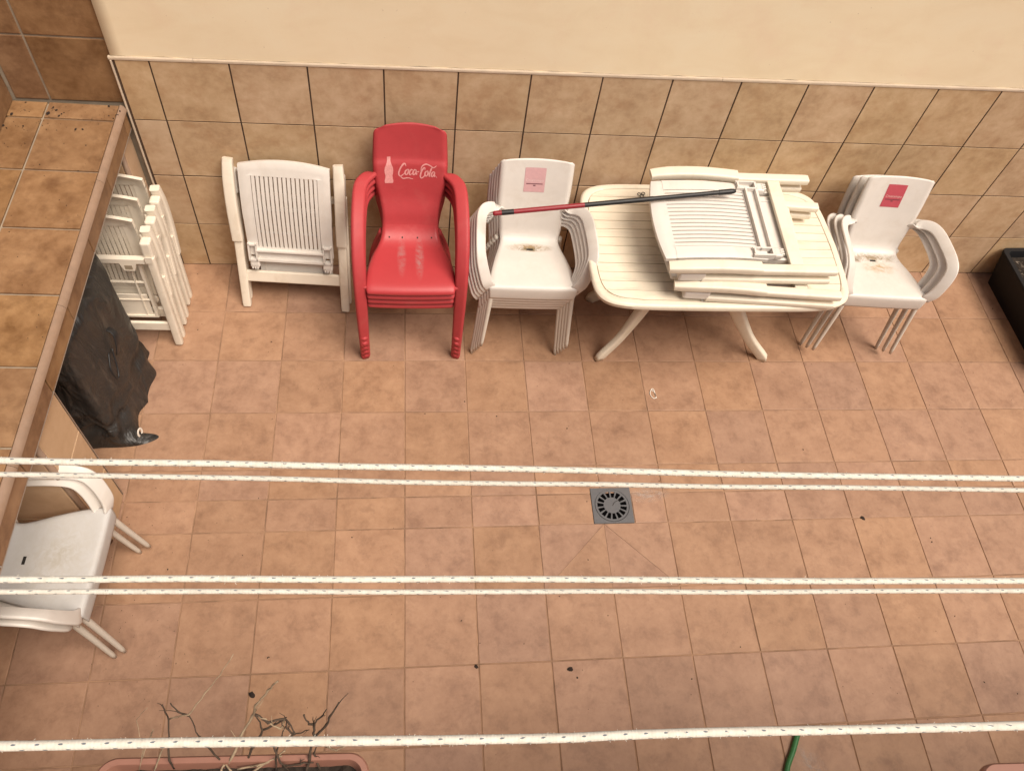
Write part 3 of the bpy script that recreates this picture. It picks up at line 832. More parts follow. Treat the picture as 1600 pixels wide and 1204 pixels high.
    bm = bmesh.new(); box(bm, (0, .195, -.006), (0.505, 0.066, 0.020), bev=.005); obj('crossbar', bm, B, t)
    bm = bmesh.new(); box(bm, (0, .150, -.068), (0.515, 0.060, 0.018), bev=.005); obj('crossbar', bm, B, t)
    # top bar of the rear frame; thin plates paint the shade in its square lock holes
    bm = bmesh.new()
    prism(bm, [(-.248, .655), (-.248, .628), (-.205, .628), (-.190, .578), (-.140, .578), (-.125, .628), (.125, .628), (.140, .578), (.190, .578), (.205, .628), (.248, .628), (.248, .655)], -.084, -.054)
    tb = obj('top_bar', bm, B, t)
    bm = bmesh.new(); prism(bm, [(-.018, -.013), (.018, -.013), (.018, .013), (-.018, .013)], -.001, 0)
    lm = to_mesh('lock_shade_plate', bm, M['lock'])
    for sx in (-1, 1): link('lock_shade_plate', lm, tb, Matrix.Translation((sx * .165, .603, -.0841)))
    # seat, folded up between the frames
    bm = bmesh.new()
    box(bm, (0, .275, -.034), (0.36, .16, 0.006)); box(bm, (0, .195, -.032), (.40, .014, .024)); box(bm, (0, .59, -.032), (.40, .014, .024))
    for sx in (-1, 1): box(bm, (sx * .20, .39, -.032), (.014, .40, .026)); box(bm, (sx * .15, .39, -.034), (.006, .39, .016))
    box(bm, (0, .32, -.036), (.39, .006, .014)); box(bm, (0, .45, -.036), (.39, .006, .014))
    obj('seat', bm, A, t)
    return t
FC = folding_chair('folding_chair', M['white'], M['aged'])
def put(o, origin, vdir, ndir):
    v = Vector(vdir).normalized(); n = Vector(ndir); n = (n - n.dot(v) * v).normalized(); x = v.cross(n)
    o.matrix_world = frame(origin, x, v, n)
# against the back wall
put(FC, (0.388, 0.022, 0.012), (0.006, 0.262, 0.80), (-0.075, -1, 0.3))
tag(FC, 'white folding chair with slatted back, leaning folded against the wall alone', 'folding chair', 'folded garden chairs')
# three in a row at the counter, seen from their rear frame
FL = ['cream folding chair nearest the black cover, frontmost of the three leaning beside the counter',
      'cream folding chair in the middle of the three leaning beside the counter',
      'cream folding chair nearest the wall, rearmost of the three leaning beside the counter']
FD = folding_chair('folding_chair', M['aged'], None, 0.085)
for k in range(3):
    c = FD if k == 0 else copy_thing(FD)
    yk = -0.150 + 0.135 * k
    put(c, (-0.475, yk, -0.002), (0.0, 0.060, 0.84), (0.02, 1, 0.0))
    c.scale = (.97, .97, .97)
    tag(c, FL[k], 'folding chair', 'folded garden chairs')
# two on the table
TC = folding_chair('folding_chair', M['white'], M['cream'], 0.035)
put(TC, (3.112, -0.218, 0.838), (-1, 0.050, 0.01), (0.0, -0.055, 1)); TC.scale = (1.04, 1, 1)
tag(TC, 'cream folding chair lying folded on the table under another one', 'folding chair', 'folded garden chairs')
c = copy_thing(TC)
put(c, (3.042, -0.152, 0.955), (-1, -0.012, 0.01), (0.0, -0.075, 1)); c.scale = (1.05, 1, 1)
tag(c, 'cream folding chair on top of the pair lying on the table', 'folding chair', 'folded garden chairs')

# ------------------------------------------------------------------ table
TZ = 0.74
table = empty('garden_table', (2.565, -0.098, 0)); tag(table, 'cream plastic garden table with slatted rounded top and splayed curved legs', 'table')
TA, TB, TN = 0.672, 0.420, 8.5
def outline(a, b, n=128, ex=TN):
    out = []
    for i in range(n):
        th = 2 * math.pi * i / n; c, s = math.cos(th), math.sin(th)
        x, y = math.copysign(abs(c) ** (2 / ex), c), math.copysign(abs(s) ** (2 / ex), s)
        out.append((x * a * (1 - .022 * y * y * (1 if x < 0 else 2.2)), y * b * (1 - .022 * x * x)))
    return out
ring = [(-.004, -.036), (.001, -.012), (-.004, -.004), (-.012, 0.0), (-.034, -.002), (-.037, -.006), (-.037, -.036)]
bm = bmesh.new(); loops = []
for d, z in ring:
    loops.append([bm.verts.new((x, y, TZ + z)) for x, y in outline(TA + d, TB + d)])
for a, b in zip(loops, loops[1:] + loops[:1]):
    for i in range(128):
        k = (i + 1) % 128
        bm.faces.new((a[i], a[k], b[k], b[i]))
smooth_angle(obj('rim', bm, M['cream'], table), 45)
bm = bmesh.new(); prism(bm, outline(TA - .040, TB - .040), TZ - .030, TZ - .010); obj('underside', bm, M['aged'], table)
NP = 13; ia, ib = TA - .040, TB - .042; pw = 2 * ib / NP
def xend(y, sg=1): return ia * max(0.0, 1 - min(1, abs(y / ib)) ** TN) ** (1 / TN) * (1 - .022 * (y / ib) ** 2 * (2.2 if sg > 0 else 1))
for i in range(NP):
    y0 = -ib + pw * i + .0018; y1 = -ib + pw * (i + 1) - .0018
    yy = [y0 + (y1 - y0) * k / 6 for k in range(7)]
    poly = [(xend(y), y) for y in yy] + [(-xend(y, -1), y) for y in reversed(yy)]
    poly = [(x, y * (1 - .022 * (x / TA) ** 2)) for x, y in [(px + (qx - px) * k / 8, py + (qy - py) * k / 8) for (px, py), (qx, qy) in zip(poly, poly[1:] + poly[:1]) for k in range(8 if abs(qx - px) > .5 else 1)]]
    bm = bmesh.new(); prism(bm, poly, TZ - .014, TZ - .003 + random.uniform(-.0006, .0006)); obj('plank', bm, M['plank'], table)
for sx in (-1, 1):
    for sy in (-1, 1):
        bm = bmesh.new()
        hx_ = -.05
        pts = [(sx * .15 + hx_, sy * .06, TZ - .03), (sx * .19 + hx_, sy * .085, .58), (sx * .245 + hx_ * .8, sy * .120, .40), (sx * .365 + hx_ * .3, sy * .170, .17), (sx * .475, sy * .210, .03), (sx * .487, sy * .214, .0)]
        pp = catmull(pts, 26)
        sc = [1.45 - .65 * min(1, i / 18) for i in range(26)]; sc[-1] *= .85
        sweep(bm, pp, rrect(0.046, 0.078, 0.014, 3), (sx * .8, sy * .4, .5), sc)
        obj('leg', bm, M['cream'], table, smooth=True)
bm = bmesh.new(); box(bm, (0, 0, .66), (.50, .16, .05), bev=.01); box(bm, (0, 0, TZ - .033), (.60, .30, .02)); obj('leg_hub', bm, M['aged'], table)
# small wire clasp lying on the table
bm = bmesh.new()
for cx, cy, rr in ((0, 0, .010), (.022, .006, .009), (.012, -.014, .011)):
    cp = [(cx + rr * math.cos(R(a)), cy + rr * math.sin(R(a)), 0.002) for a in range(0, 361, 30)]
    sweep(bm, cp, circle(6, .0018), (0, 0, 1), caps=False)
cl = obj('wire_clip', bm, M['black'], smooth=True); cl.location = (2.225, 0.235, TZ + .001)
tag(cl, 'small dark twisted wire clip lying on the table beside the folded chairs', 'wire clip')

# ------------------------------------------------------------------ broom handle
pole = empty('broom_handle'); tag(pole, 'red and black broom handle lying across the white chair and the table', 'broom handle')
a, b = Vector((1.408, -0.118, 0.930)), Vector((2.590, -0.040, 1.045))
def seg_(f0, f1, r, m, nm, tip=False):
    q = bmesh.new(); n = 8
    sweep(q, [a.lerp(b, f0 + (f1 - f0) * i / n) for i in range(n + 1)], circle(14, r), (0, 0, 1), ([.55, .95] + [1] * (n - 1)) if tip == 1 else ([1] * (n - 1) + [.9, .55] if tip == 2 else None))
    smooth_angle(obj(nm, q, m, pole), 50)
seg_(0.0, 0.036, .0122, M['pole_red'], 'end_cap', 1)
seg_(0.036, 0.085, .0130, M['black'], 'collar')
seg_(0.085, 0.372, .0122, M['pole_red'], 'red_tube')
seg_(0.372, 0.655, .0122, M['black'], 'black_tube')
seg_(0.655, 0.93, .0112, M['black'], 'black_tube')
seg_(0.93, 1.0, .0135, M['black'], 'end_grip', 2)

# ------------------------------------------------------------------ black cover
def tarp():
    t = NT('black_cover_fabric'); v, _ = t.coord(jitter=False)
    a = t.noise(v, 5.0, 7.0, 0.65, 0.8); st = t.n('ShaderNodeMapping', i_Vector=v, i_Scale=(22, 22, 3.0)).outputs[0]
    s = t.noise(st, 1.2, 6.0, 0.7, 0.4)
    c = t.ramp(a, [(0.3, (0.016, 0.015, 0.014)), (0.6, (0.028, 0.026, 0.024)), (0.8, (0.046, 0.041, 0.037))])
    c = t.mix(t.math('MULTIPLY', t.ramp(s, [(0.55, (0, 0, 0)), (0.78, (1, 1, 1))]), 0.55), c, (0.14, 0.11, 0.085))
    w1 = t.math('ABSOLUTE', t.math('SUBTRACT', t.noise(t.n('ShaderNodeMapping', i_Vector=v, i_Scale=(9, 9, 4)).outputs[0], 1.0, 3.0, 0.5, 0.9), 0.5))
    t.bump(t.math('ADD', t.math('MULTIPLY', t.math('SUBTRACT', 0.22, w1, clamp=True), 3.0), t.math('MULTIPLY', t.noise(v, 60.0, 3.0, 0.6), 0.12)), 0.6, 0.020)
    return t.done(c, 0.46, 0.5)
M['tarp'] = tarp()
bag = empty('grill_cover', (-0.545, -0.545, 0)); tag(bag, 'black fabric cover with straps draped over a bulky item under the counter', 'cover')
bm = bmesh.new(); NA, NZ = 200, 110; rings = []
for k in range(NZ + 1):
    f = k / NZ
    if f < 0.80: z = 0.75 * f / 0.80; sh = 0.0
    else: z = 0.75 + 0.07 * math.sin((f - .8) / .2 * math.pi / 2); sh = 1 - math.cos((f - .8) / .2 * math.pi / 2)
    row = []
    for i in range(NA):
        th = 2 * math.pi * i / NA; c, s = math.cos(th), math.sin(th); ex = 3.4
        hx = 0.222 - 0.055 * (z / .8) ** 1.2 ; hy = 0.325 - 0.02 * (z / .8)
        x = math.copysign(abs(c) ** (2 / ex), c) * hx; y = math.copysign(abs(s) ** (2 / ex), s) * hy
        # hem gathered near the ground, drooping corner towards the yard
        g = 0.016 * math.exp(-((z - .17) / .03) ** 2)
        q3 = Vector((x * 3.2, y * 3.2, z * 2.0)); rid = 1 - abs(noise.noise(q3 + Vector((3, 1, 0)) + 0.9 * noise.noise_vector(q3 * .5)))
        fold = 0.026 * noise.noise(Vector((c * 1.9, s * 1.9, z * 1.2))) + 0.006 * noise.noise(Vector((c * 5, s * 5 + 4, z * 2.5))) + 0.022 * (rid ** 5 - .3) + 0.008 * math.sin(9 * (th * .9 + z * 2.2) + 4 * noise.noise(q3)) * max(0, noise.noise(q3 * .7 + Vector((7, 0, 0))) + .25)
        fold += 0.012 * math.sin(th * 9 + 3 * noise.noise(Vector((c, s, z * 2)))) * max(0, 1 - z / .5) ** 1.5
        fold += 0.010 * math.sin(z * 46 + 5 * noise.noise(Vector((c * 2, s * 2, z)))) * math.exp(-((z - .20) / .10) ** 2)
        d = Vector((x, y, 0)).normalized()
        p = Vector((x, y, z)) + d * (fold - g)
        # tip near the ground at the front right
        w = max(0, math.cos(th - R(-52))) ** 30 * max(0, 1 - z / .055) ** .7
        p += Vector((0.150, 0.030, 0)) * w
        p.z *= 1 - .75 * min(1, w * 1.6)
        sc = (1 - sh * 1.0) if f > .8 else 1.0
        p.x *= sc; p.y *= sc
        p.z += 0.020 * noise.noise(Vector((p.x * 7, p.y * 7, 5))) * (f > .6)
        p.z = max(0.001, p.z)
        row.append(bm.verts.new(p))
    rings.append(row)
for a_, b_ in zip(rings, rings[1:]):
    for i in range(NA):
        k = (i + 1) % NA
        bm.faces.new((a_[i], a_[k], b_[k], b_[i]))
bmesh.ops.remove_doubles(bm, verts=bm.verts, dist=1e-5)
obj('fabric', bm, M['tarp'], bag, smooth=True)
def bagside(y, z, off=.006):
    return (0.222 - 0.055 * (z / .8) ** 1.2 + off, y, z)
bm = bmesh.new(); sweep(bm, catmull([bagside(.02, .56, -.03), bagside(.0, .545, .025), bagside(-.03, .50, .032), bagside(-.05, .45, .020)], 14), rrect(.040, .005, .002), (1, 0, .3)); obj('strap', bm, M['black'], bag, smooth=True)
bm = bmesh.new(); sweep(bm, catmull([bagside(-.06, .50, .012), bagside(-.12, .42, .020), bagside(-.16, .40, .022), bagside(-.16, .47, .016), bagside(-.10, .52, .012)], 24), circle(8, .004), (1, 0, 0)); obj('cord_loop', bm, M['black'], bag, smooth=True)
bm = bmesh.new()
pts = [Vector((0.252, -0.268, 0.085)) + Vector((0.004 * math.cos(R(a)), 0.016 * math.cos(R(a)), 0.026 * math.sin(R(a)))) for a in range(-60, 221, 20)]
sweep(bm, pts, rrect(.010, .003, .001), (1, -.4, .2)); obj('logo_print', bm, M['string'], bag)

# ------------------------------------------------------------------ drain
drain = empty('floor_drain', ((DX0 + DX1) / 2, (DY0 + DY1) / 2, 0)); tag(drain, 'square grey floor drain with a round slotted grate set in the tiles', 'drain')
hx, hy = (DX1 - DX0) / 2, (DY1 - DY0) / 2
bm = bmesh.new(); n = 64
rad = 0.088
def sq(th):
    c, s = math.cos(th), math.sin(th); k = min(hx / abs(c) if abs(c) > 1e-6 else 9, hy / abs(s) if abs(s) > 1e-6 else 9)
    return c * k, s * k
ths = [2 * math.pi * (i + .5) / n for i in range(n)]
ths = sorted(ths + [math.atan2(sy * hy, sx * hx) % (2 * math.pi) for sx in (1, -1) for sy in (1, -1)]); n = len(ths)
lo = [[bm.verts.new((*sq(t_), z)) for t_ in ths] for z in (-.01, .003, .0045)]
lo[2] = [v for v in lo[2]]
for v in lo[2]: v.co.x *= .985; v.co.y *= .985
lo += [[bm.verts.new((math.cos(t_) * r, math.sin(t_) * r, z)) for t_ in ths] for r, z in ((rad + .002, .0045), (rad, .002), (rad, -.02))]
for a_, b_ in zip(lo, lo[1:]):
    for i in range(n):
        bm.faces.new((a_[i], a_[(i + 1) % n], b_[(i + 1) % n], b_[i]))
obj('frame', bm, M['drain'], drain)
bm = bmesh.new()
NS = 15; r0, r1, r2 = .0435, .076, .0865; z = .0042
def pt(r, a): return bm.verts.new((r * math.cos(a), r * math.sin(a), z))
st = 2 * math.pi / NS; hole = .72
for i in range(NS):
    a0 = i * st; seg = [a0, a0 + st * hole / 3, a0 + st * hole * 2 / 3, a0 + st * hole, a0 + st]
    for q0, q1, ishole in ((seg[0], seg[1], 1), (seg[1], seg[2], 1), (seg[2], seg[3], 1), (seg[3], seg[4], 0)):
        bm.faces.new((pt(0, 0), pt(r0, q0), pt(r0, q1)))
        if not ishole: bm.faces.new((pt(r0, q0), pt(r1, q0), pt(r1, q1), pt(r0, q1)))
        bm.faces.new((pt(r1, q0), pt(r2, q0), pt(r2, q1), pt(r1, q1)))
bmesh.ops.remove_doubles(bm, verts=bm.verts, dist=1e-5)
g = bmesh.ops.extrude_face_region(bm, geom=list(bm.faces))
bmesh.ops.translate(bm, verts=[v for v in g['geom'] if isinstance(v, bmesh.types.BMVert)], vec=(0, 0, -.0058))
obj('grate', bm, M['drain'], drain)
bm = bmesh.new(); bmesh.ops.create_circle(bm, cap_ends=True, segments=32, radius=rad + .001, matrix=Matrix.Translation((0, 0, -.0030))); obj('sump_shade', bm, M['sump_shade'], drain)  # black disc close under the grate paints the darkness of the depth
bm = bmesh.new(); sweep(bm, catmull([(.002, -.004, .0055), (.014, .014, .007), (.036, .026, .0055), (.05, .024, .0055)], 12), circle(5, .0009), (0, 0, 1)); 
hr = obj('hair', bm, M['debris'], None); hr.location = drain.location; tag(hr, 'thin dark curved stalk lying on the drain grate', 'stalk')

# ------------------------------------------------------------------ troughs
def trough(name, loc, L, W, H, mat, rim=.014, taper=.03, rz=0.0, fill=.035):
    t = empty(name, loc, rz); bm = bmesh.new(); NN = 64
    def rr_(l, w, r):
        return [(x, y) for x, y in rrect(l, w, r, 15)]
    secs = [(L - 2 * taper, W - 2 * taper, .03, 0.0), (L - .012, W - .012, .035, H - .03), (L - .012, W - .012, .035, H - .022), (L, W, .04, H - .020), (L, W, .04, H - .004), (L - .006, W - .006, .038, H),
            (L - 2 * rim, W - 2 * rim, .03, H), (L - 2 * rim - .004, W - 2 * rim - .004, .028, H - .004), (L - 2 * rim - .02, W - 2 * rim - .02, .026, H - .06)]
    lp = [[bm.verts.new((x, y, z_)) for x, y in rr_(l, w, r)] for l, w, r, z_ in secs]
    m = len(lp[0])
    bm.faces.new(list(reversed(lp[0])))
    for a_, b_ in zip(lp, lp[1:]):
        for i in range(m): bm.faces.new((a_[i], a_[(i + 1) % m], b_[(i + 1) % m], b_[i]))
    smooth_angle(obj('pot', bm, mat, t), 40)
    bm = bmesh.new(); nx, ny = 40, 14
    gx, gy = L - 2 * rim - .006, W - 2 * rim - .006
    vv_ = [[bm.verts.new((-gx / 2 + gx * i / nx, -gy / 2 + gy * k / ny, H - fill + .012 * noise.noise(Vector((i * .5, k * .5, 2))) + .006 * noise.noise(Vector((i * 1.7, k * 1.7, 7))))) for k in range(ny + 1)] for i in range(nx + 1)]
    for i in range(nx):
        for k in range(ny): bm.faces.new((vv_[i][k], vv_[i + 1][k], vv_[i + 1][k + 1], vv_[i][k + 1]))
    obj('soil', bm, M['soil'], t)
    return t
tr = trough('flower_trough', (0.672, -2.722, 1.76), 0.515, 0.235, 0.205, M['terracotta'], rim=.013, rz=-0.032)
tag(tr, 'terracotta coloured trough with bare dry twigs below the nearest rope', 'planter', 'terracotta troughs on the house wall')
tr2 = trough('flower_trough', (2.452, -2.824, 1.76), 0.505, 0.225, 0.205, M['terracotta'], rim=.020, rz=-0.032)
tag(tr2, 'terracotta coloured trough showing only its corner at the bottom right', 'planter', 'terracotta troughs on the house wall')
for x in (0.53, 0.82, 2.30, 2.60): shelf_bracket(x)
pb = trough('black_planter', (4.842, -0.05, 0), 0.86, 0.36, 0.26, M['planter_black'], rim=.030, taper=.045, rz=R(90), fill=.05)
pb.location = (4.885, -0.062, 0); pb.rotation_euler = (0, 0, R(90 + 2.0))
tag(pb, 'black plastic planter box with dry soil standing against the tiled wall', 'planter')
bm = bmesh.new()
for i in range(420):
    x, y = random.uniform(-.12, .12), random.uniform(-.36, .36); l = random.uniform(.008, .03); an = random.uniform(0, 6.28)
    d = Vector((math.cos(an), math.sin(an), random.uniform(-.3, .5))) * l
    p0 = Vector((x, y, .222 + random.uniform(0, .016)))
    sweep(bm, [p0, p0 + d], circle(3, random.uniform(.0008, .0022)), (0, 0, 1))
lt = obj('dry_litter', bm, plain('grey_dry_litter', (0.16, 0.13, 0.10), 0.9, 0.5, 60.0, 0.1)); lt.location = pb.location; lt.rotation_euler = (0, 0, R(2.0))
tag(lt, 'grey dry plant litter covering the soil of the black planter', 'plant litter', kind='stuff')

# dry plant in the trough: pixel-traced sticks given their own depth by height
def at(px, py, z_):
    d = f_ + r_ * ((px - 800) / 1276.8) - u_ * ((py - 602) / 1276.8)
    return CAM_POS + d * ((z_ - CAM_POS.z) / d.z)
plant = empty('dry_plant', (0.66, -2.70, 1.93)); tag(plant, 'leafless dry plant with crooked brown twigs growing in the terracotta trough', 'plant')
off = Vector(plant.location)
TW = [([(405, 1212), (388, 1180), (359, 1192), (377, 1150), (396, 1116), (400, 1101), (419, 1077), (434, 1064)][2:], 1.96, 2.16, .0034, 1),
      ([(400, 1114), (419, 1129), (447, 1122), (460, 1146)], 2.09, 2.06, .0030, 0),
      ([(385, 1190), (395, 1165), (411, 1139), (400, 1116)], 1.95, 2.09, .0030, 0),
      ([(447, 1122), (438, 1140), (424, 1131), (404, 1116)], 2.05, 2.09, .0026, 1),
      ([(411, 1139), (440, 1126), (447, 1120)], 2.04, 2.08, .0024, 0),
      ([(480, 1204), (483, 1180), (490, 1150), (512, 1131), (514, 1118), (529, 1097)], 1.94, 2.12, .0034, 0),
      ([(490, 1150), (490, 1131), (482, 1133), (475, 1116)], 2.03, 2.10, .0030, 0),
      ([(490, 1133), (503, 1118), (509, 1107)], 2.06, 2.11, .0022, 0),
      ([(272, 1200), (265, 1187), (263, 1124), (254, 1101)], 1.94, 2.10, .0026, 0),
      ([(263, 1122), (295, 1116), (321, 1081), (344, 1052), (364, 1021)], 2.08, 2.22, .0017, 1),
      ([(295, 1118), (280, 1110), (265, 1098)], 2.09, 2.12, .0022, 0),
      ([(355, 1200), (330, 1170), (310, 1150), (295, 1118)], 1.94, 2.09, .0022, 0),
      ([(216, 1204), (222, 1170), (214, 1124), (230, 1105)], 1.95, 2.10, .0010, 1),
      ([(219, 1195), (236, 1150), (240, 1138)], 1.95, 2.05, .0016, 1),
      ([(240, 1204), (250, 1175), (262, 1160)], 1.95, 2.03, .0020, 1),
      ([(460, 1146), (448, 1138), (447, 1122)], 2.05, 2.07, .0028, 0),
      ([(422, 1150), (440, 1190), (452, 1204)], 2.04, 1.94, .0024, 0),
      ([(430, 1204), (432, 1170), (445, 1135)], 1.94, 2.06, .0022, 0),
      ([(455, 1148), (475, 1141), (482, 1139)], 2.05, 2.07, .0016, 0),
      ([(395, 1204), (430, 1182), (445, 1172)], 1.95, 1.98, .0028, 1), ([(370, 1200), (405, 1195), (440, 1180)], 1.95, 1.97, .0026, 1),
      ([(440, 1196), (470, 1192), (490, 1190)], 1.95, 1.97, .0026, 0), ([(500, 1200), (490, 1175), (497, 1160)], 1.94, 2.0, .0024, 0),
      ([(345, 1204), (352, 1190), (362, 1204)], 1.95, 1.96, .003, 1), ([(510, 1165), (525, 1172), (540, 1165)], 1.97, 2.0, .0022, 1)]
for pts, z0, z1, rad_, pale in TW:
    rad_ *= .82
    n = len(pts)
    W3 = [at(x, y, z0 + (z1 - z0) * i / (n - 1)) - off for i, (x, y) in enumerate(pts)]
    W3 = [p + Vector((random.uniform(-1, 1), random.uniform(-1, 1), random.uniform(-1, 1))) * .0012 for p in W3]
    pp = []
    for p_, q_ in zip(W3, W3[1:]):
        for k in range(4):
            pp.append(p_.lerp(q_, k / 4) + Vector((random.uniform(-1, 1), random.uniform(-1, 1), random.uniform(-1, 1))) * .0013)
    pp.append(W3[-1]); nq = len(pp)
    q = bmesh.new()
    sweep(q, pp, circle(7, rad_), (0.3, 1, .2), [(1.05 - .50 * i / (nq - 1)) * (1 + .30 * noise.noise(Vector((i * 1.3, rad_ * 1e4, 0)))) * (1.3 if i % 4 == 0 and i else 1) for i in range(nq)])
    obj('twig', q, M['twig_pale' if pale else 'twig'], plant, smooth=True)
    for k in range(2 if rad_ > .002 else 1):
        m = random.randrange(2, max(3, nq - 1)); st0 = pp[m]; dv = (pp[min(m + 1, nq - 1)] - pp[m - 1]).normalized()
        sdv = (dv + Vector((random.uniform(-1, 1), random.uniform(-1, 1), random.uniform(-.2, .9)))).normalized() * random.uniform(.012, .035)
        q = bmesh.new(); mid = st0 + sdv * .5 + Vector((random.uniform(-1, 1), random.uniform(-1, 1), random.uniform(-1, 1))) * .003
        sweep(q, [st0, mid, st0 + sdv], circle(5, rad_ * .42), (0.3, 1, .2), [1, .8, .5])
        obj('twig', q, M['twig_pale' if pale else 'twig'], plant, smooth=True)

# ------------------------------------------------------------------ clothes lines
def rope_material():
    t = NT('cream_braided_rope'); uv = t.t.nodes.new('ShaderNodeTexCoord').outputs['UV']
    sp = t.n('ShaderNodeSeparateXYZ', i_0=uv).outputs; u, v = sp[0], sp[1]
    def flecks(du, nv, ph):
        q = t.math('ADD', t.math('MULTIPLY', v, float(nv)), ph)
        row = t.math('FLOOR', q); fv = t.math('SUBTRACT', t.math('FRACT', q), 0.5)
        fu = t.math('SUBTRACT', t.math('FRACT', t.math('ADD', t.math('DIVIDE', u, du), t.math('ADD', t.math('MULTIPLY', row, 0.37), t.math('MULTIPLY', t.noise(uv, 9.0, 1.0, 0.5), 0.7)))), 0.5)
        x = t.math('ADD', t.math('MULTIPLY', fu, du / 0.0014), t.math('MULTIPLY', fv, 3.0)); y = t.math('MULTIPLY', fv, 5.0)
        d = t.math('ADD', t.math('MULTIPLY', x, x), t.math('MULTIPLY', y, y))
        return t.math('LESS_THAN', d, 0.62)
    f = flecks(0.0107, 5, 0.25)
    w = t.n('ShaderNodeTexCoord').outputs['Object']
    nn = t.noise(w, 240.0, 3.0, 0.6)
    c = t.ramp(nn, [(0.3, (0.60, 0.555, 0.47)), (0.7, (0.73, 0.69, 0.60))])
    f = t.math('MULTIPLY', f, t.math('GREATER_THAN', t.noise(w, 420.0, 2.0, 0.5), 0.34))
    c = t.mix(t.math('MULTIPLY', f, 0.85), c, (0.06, 0.085, 0.12))
    a = t.math('SINE', t.math('ADD', t.math('MULTIPLY', u, 2 * math.pi / 0.0036), t.math('MULTIPLY', v, 4 * math.pi)))
    b = t.math('SINE', t.math('SUBTRACT', t.math('MULTIPLY', u, 2 * math.pi / 0.0036), t.math('MULTIPLY', v, 4 * math.pi)))
    t.bump(t.math('ADD', t.math('MULTIPLY', a, b), t.math('MULTIPLY', nn, 1.2)), 0.22, 0.0003)
    return t.done(c, 0.85, 0.2)
M['rope'] = rope_material()
ROPES = [((0, 719), (740, 731.5), (1600, 748), 3.300, .00195, 'upper rope of the farthest pair of clothes lines'),
         ((0, 740.5), (740, 755), (1600, 766), 3.235, .00175, 'lower thinner rope of the farthest pair of clothes lines'),
         ((0, 904.5), (740, 904.5), (1600, 907), 3.300, .00185, 'upper rope of the middle pair of clothes lines'),
         ((0, 924), (740, 924.5), (1600, 923), 3.235, .00165, 'lower thinner rope of the middle pair of clothes lines'),
         ((0, 1164), (800, 1154), (1600, 1133), 3.290, .00240, 'single thick fuzzy rope nearest the window')]
rope_ends = []
for A_, B_, C_, z_, rad_, lab in ROPES:
    p0, p1 = at(*A_, z_), at(*C_, z_ + 0.000); pm = at(*B_, z_ - .004)
    d = (p1 - p0)
    e0 = p0 - d * 1.9; e1 = p1 + d * 3.2
    key = catmull([tuple(e0), tuple(p0), tuple(pm), tuple(p1), tuple(e1)], 700)
    bm = bmesh.new()
    sc = [1 + .05 * noise.noise(Vector((i * .35, z_ * 50, 0))) for i in range(700)]
    sweep(bm, key, circle(12, rad_), (0, 0, 1), sc, uv=True)
    # loose fibres
    for v_ in bm.verts:
        v_.co += Vector((0, noise.noise(Vector((v_.co.x * 9, z_ * 31, 0))), noise.noise(Vector((v_.co.x * 7, 5, z_ * 17))))) * .0007
    rope = obj('clothes_line', bm, M['rope'], smooth=True)
    tag(rope, 'cream braided rope with blue flecks, ' + lab, 'clothes line', 'clothes lines stretched above the yard')
    rope_ends.append((e0, e1))
    if rad_ > .0023 or 'upper' in lab:
        q = bmesh.new()
        nf = 900 if rad_ > .0023 else 320
        for i in range(nf):
            k = random.randrange(120, 480); c0 = Vector(key[k]); a_ = random.uniform(0, 6.283)
            T = (Vector(key[k + 1]) - c0).normalized(); s1 = T.cross(Vector((0, 0, 1))).normalized(); s2 = s1.cross(T)
            rd = s1 * math.cos(a_) + s2 * math.sin(a_)
            p = c0 + T * random.uniform(-.002, .002) + rd * rad_ * .9; ln = random.uniform(.0004, .0011)
            sweep(q, [p, p + (rd + T * random.uniform(-.8, .8)) * ln], circle(3, .00012), (0.1, .2, 1), caps=False)
        fz = obj('fuzz', q, M['rope'], rope); fz['kind'] = 'stuff'
for side in (0, 1):
    ends = [e[side] for e in rope_ends]
    x = sum(e.x for e in ends) / 5
    q = bmesh.new()
    sweep(q, [(x - 1.4, -.04, 3.27), (x - 1.4, 0.56, 3.27)], rrect(.03, .03, .004), (0, 0, 1))
    for e in ends: sweep(q, [(e.x - 1.4 - .02, e.y + 3.05, e.z), (e.x - 1.4 + .02, e.y + 3.05, e.z)], circle(8, .006), (0, 0, 1))
    sweep(q, [(x - 1.4, -.04, 1.76), (x - 1.4, -.04, 3.30)], rrect(.04, .04, .005), (0, 1, 0)); box(q, (x - 1.4, -.06, 1.786), (.10, .10, .012))
    obj('line_bracket', q, M['steel'], house)

# ------------------------------------------------------------------ hose and litter on the floor
bm = bmesh.new()
hp = catmull([tuple(at(1247, 1143, .013)), tuple(at(1239, 1172, .013)), tuple(at(1229, 1206, .013)), (2.60, -2.62, .013), (2.64, -2.80, .013), (2.9, -2.93, .013), (3.4, -2.97, .013)], 60)
sweep(bm, hp, circle(12, .0125), (0, 0, 1))
hs = obj('garden_hose', bm, M['hose'], smooth=True); tag(hs, 'end of a green garden hose lying on the floor at the bottom edge', 'hose')
bm = bmesh.new()
lp = [at(x, y, .003) for x, y in ((1017, 609), (1022, 612), (1025, 620), (1021, 622), (1016, 616), (1017, 609), (1021, 608), (1026, 622))]
sweep(bm, catmull([tuple(p) for p in lp], 40), circle(6, .0022), (0, 0, 1)); st_ = obj('string_loop', bm, M['string'], smooth=True)
tag(st_, 'small loop of white string lying on the floor tiles', 'string')
